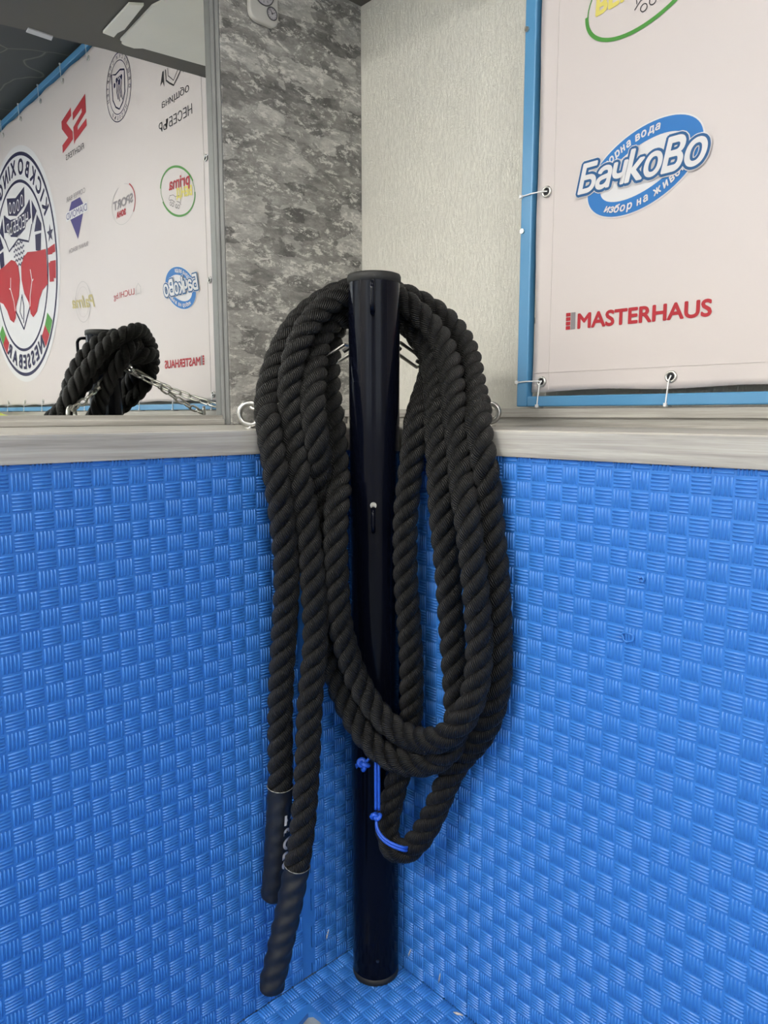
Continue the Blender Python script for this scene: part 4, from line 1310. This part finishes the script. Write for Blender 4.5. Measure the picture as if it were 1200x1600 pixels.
def link_mesh(L_=0.036, W=0.0215, r=0.0032):
    bm = bmesh.new(); P = []; h = (L_ - W) / 2; R = W / 2 - r; n = 8
    for k in range(n + 1): a = -PI / 2 + PI * k / n; P.append((h + R * math.cos(a), R * math.sin(a), 0))
    for k in range(n + 1): a = PI / 2 + PI * k / n; P.append((-h + R * math.cos(a), R * math.sin(a), 0))
    tube(bm, P, r, 7, closed=True); me = bpy.data.meshes.new('link'); bm.to_mesh(me); bm.free()
    for p in me.polygons: p.use_smooth = True
    me.materials.append(M['steel']); return me
LM = link_mesh()
def chain(a, b, sag, label):
    a, b = Vector(a), Vector(b); n = max(2, int(round((b - a).length / 0.0285)))
    t = empty('steel_chain', tuple(a), label, 'chain', 'steel chains behind the post')
    P = [a.lerp(b, k / n) - Vector((0, 0, sag * 4 * (k / n) * (1 - k / n))) for k in range(n + 1)]
    for k in range(n):
        d = (P[k + 1] - P[k]).normalized(); q = Vector((1, 0, 0)).rotation_difference(d) @ Quaternion((1, 0, 0), PI / 4 + (PI / 2 if k % 2 else 0))
        o = bpy.data.objects.new('chain_link', LM); COL.objects.link(o); o.parent = t
        o.location = (P[k] + P[k + 1]) / 2 - a; o.rotation_mode = 'QUATERNION'; o.rotation_quaternion = q
    return t
def turnbuckle(a, b, label):
    """open-frame turnbuckle from a to b"""
    a, b = Vector(a), Vector(b); d = (b - a).normalized(); L_ = (b - a).length
    sd = d.cross((ROOM_MID - a).normalized()).normalized()
    t = empty('turnbuckle', tuple(a), label, 'turnbuckle', 'open-frame turnbuckles behind the post')
    bm = bmesh.new(); w_ = 0.0095; u0, u1 = a + d * L_ * 0.16, a + d * L_ * 0.84
    for s_ in (-1, 1): tube(bm, [u0 + d * 0.004, u0 + sd * s_ * w_ + d * 0.014, u1 + sd * s_ * w_ - d * 0.014, u1 - d * 0.004], 0.0032, 8)
    for u in (u0, u1): cyl(bm, u - d * 0.006, u + d * 0.006, 0.0065, 14)
    obj('frame', bm, M['steel'], t, smooth=False)
    for u, v in ((u0, a), (u1, b)):
        bm = bmesh.new(); inn = u + (u - v).normalized() * 0.022; cyl(bm, inn, v.lerp(u, 0.35), 0.0034, 10); obj('screw', bm, M['darksteel'], t)
        bm = bmesh.new(); torus(bm, v.lerp(u, 0.10), sd, 0.0085, 0.0027, 18, 8); obj('screw_eye', bm, M['steel'], t, smooth=True)
PBR, PBL = pp(0.012, -(PR + 0.012), 1.199), pp(-0.012, -(PR + 0.012), 1.199)
def along(a, b, t): return Vector(a).lerp(Vector(b), t)
TR = along(PBR, RING_R, 0.44); TL = along(PBL, RING_L, 0.60)
turnbuckle(along(PBR, RING_R, 0.02), TR, 'silver turnbuckle seen to the right of the post under the ropes')
turnbuckle(along(PBL, RING_L, 0.03), TL, 'silver turnbuckle seen to the left of the post under the ropes')
chain(TR, RING_R, 0.006, 'steel chain from the turnbuckle down to the right eye bolt')
chain(TL, RING_L + Vector((0.002, 0, 0.012)), 0.003, 'short steel chain from the left turnbuckle to the left eye bolt')
chain(pp(0, -(PR + 0.014), 1.190), RING_C, 0.012, 'steel chain from the back of the post to the ledge corner')

# ------------------------------------------------------------------ small dial clock on the grey plaster
KC = 1.03597
def kx(x): return -0.902495 + (x + 0.902495) * KC
def kz(z): return 1.062266 + (z - 1.062266) * KC
ck = empty('dial_clock', (kx(0.064), COL_Y, kz(1.94)), 'off-white rounded wall clock with a large and a small dial', 'clock')
def rrect(x0, x1, z0, z1, r, n=7):
    out = []
    for cx_, cz_, a0 in ((x1 - r, z1 - r, 0), (x0 + r, z1 - r, PI / 2), (x0 + r, z0 + r, PI), (x1 - r, z0 + r, 1.5 * PI)):
        for k in range(n + 1): a = a0 + PI / 2 * k / n; out.append((cx_ + r * math.cos(a), cz_ + r * math.sin(a)))
    return out
obj('case', prism(bmesh.new(), [(x, COL_Y - 0.001, z) for x, z in rrect(kx(0.026), kx(0.100), kz(1.888), kz(1.985), 0.021)], (0, -0.013, 0)), M['white_plastic'], ck, bevel=(0.004, 3))
def disc(cx_, cz_, r, y0, mat, name, n=40):
    return obj(name, prism(bmesh.new(), [(cx_ + r * math.cos(2 * PI * k / n), y0, cz_ + r * math.sin(2 * PI * k / n)) for k in range(n)], (0, -0.0008, 0)), mat, ck)
YF = COL_Y - 0.014
for (cx_, cz_, R) in ((kx(0.061), kz(1.950), 0.027), (kx(0.082), kz(1.914), 0.013)):
    disc(cx_, cz_, R, YF, M['dial'], 'dial')
    obj('dial_rim', torus(bmesh.new(), (cx_, YF - 0.001, cz_), (0, 1, 0), R, 0.0013, 40, 6), M['darkgrey'], ck, smooth=True)
    bm = bmesh.new()
    for k in range(12):
        a = 2 * PI * k / 12; p0 = Vector((cx_ + R * .82 * math.cos(a), YF - 0.0012, cz_ + R * .82 * math.sin(a))); p1 = Vector((cx_ + R * .66 * math.cos(a), YF - 0.0012, cz_ + R * .66 * math.sin(a)))
        cyl(bm, p0, p1, 0.0005, 5)
    obj('marks', bm, M['darkgrey'], ck)
    bm = bmesh.new(); cyl(bm, (cx_, YF - 0.0016, cz_), (cx_ - R * .35, YF - 0.0016, cz_ + R * .5), 0.0007, 6); cyl(bm, (cx_, YF - 0.0016, cz_), (cx_ + R * .5, YF - 0.0016, cz_ + R * .25), 0.0006, 6)
    cyl(bm, (cx_, YF - 0.0005, cz_), (cx_, YF - 0.0026, cz_), 0.0018, 10); obj('hands', bm, M['darkgrey'], ck)

# ------------------------------------------------------------------ folded cloth on the far ledge, seen in the mirror
bm = bmesh.new(); nu, nv = 26, 14; g = []; rnd = random.Random(11); ph = [rnd.uniform(0, 6) for _ in range(6)]
for i in range(nu + 1):
    row = []
    for j in range(nv + 1):
        u, v = i / nu, j / nv; e = min(1, 6 * min(u, 1 - u)) ** .5 * min(1, 5 * min(v, 1 - v)) ** .5
        z = LEDGE_Z1 + 0.002 + e * (0.036 + 0.010 * math.sin(9 * u + ph[0]) + 0.007 * math.sin(13 * v + 4 * u + ph[1]) + 0.005 * math.sin(23 * u - 7 * v + ph[2]))
        row.append(bm.verts.new((0.08 + 0.19 * v + 0.012 * math.sin(7 * u + ph[3]), -2.62 + 0.64 * u + 0.015 * math.sin(6 * v + ph[4]), z)))
    g.append(row)
for i in range(nu):
    for j in range(nv): bm.faces.new((g[i][j], g[i + 1][j], g[i + 1][j + 1], g[i][j + 1]))
yo = obj('folded_cloth', bm, M['yellow_cloth'], None, smooth=True, origin=(0.17, -2.3, LEDGE_Z1))
so = yo.modifiers.new('thick', 'SOLIDIFY'); so.thickness = 0.002; so.offset = 1
tag(yo, 'yellow-green folded cloth lying on the far end of the right ledge, seen in the mirror', 'cloth')
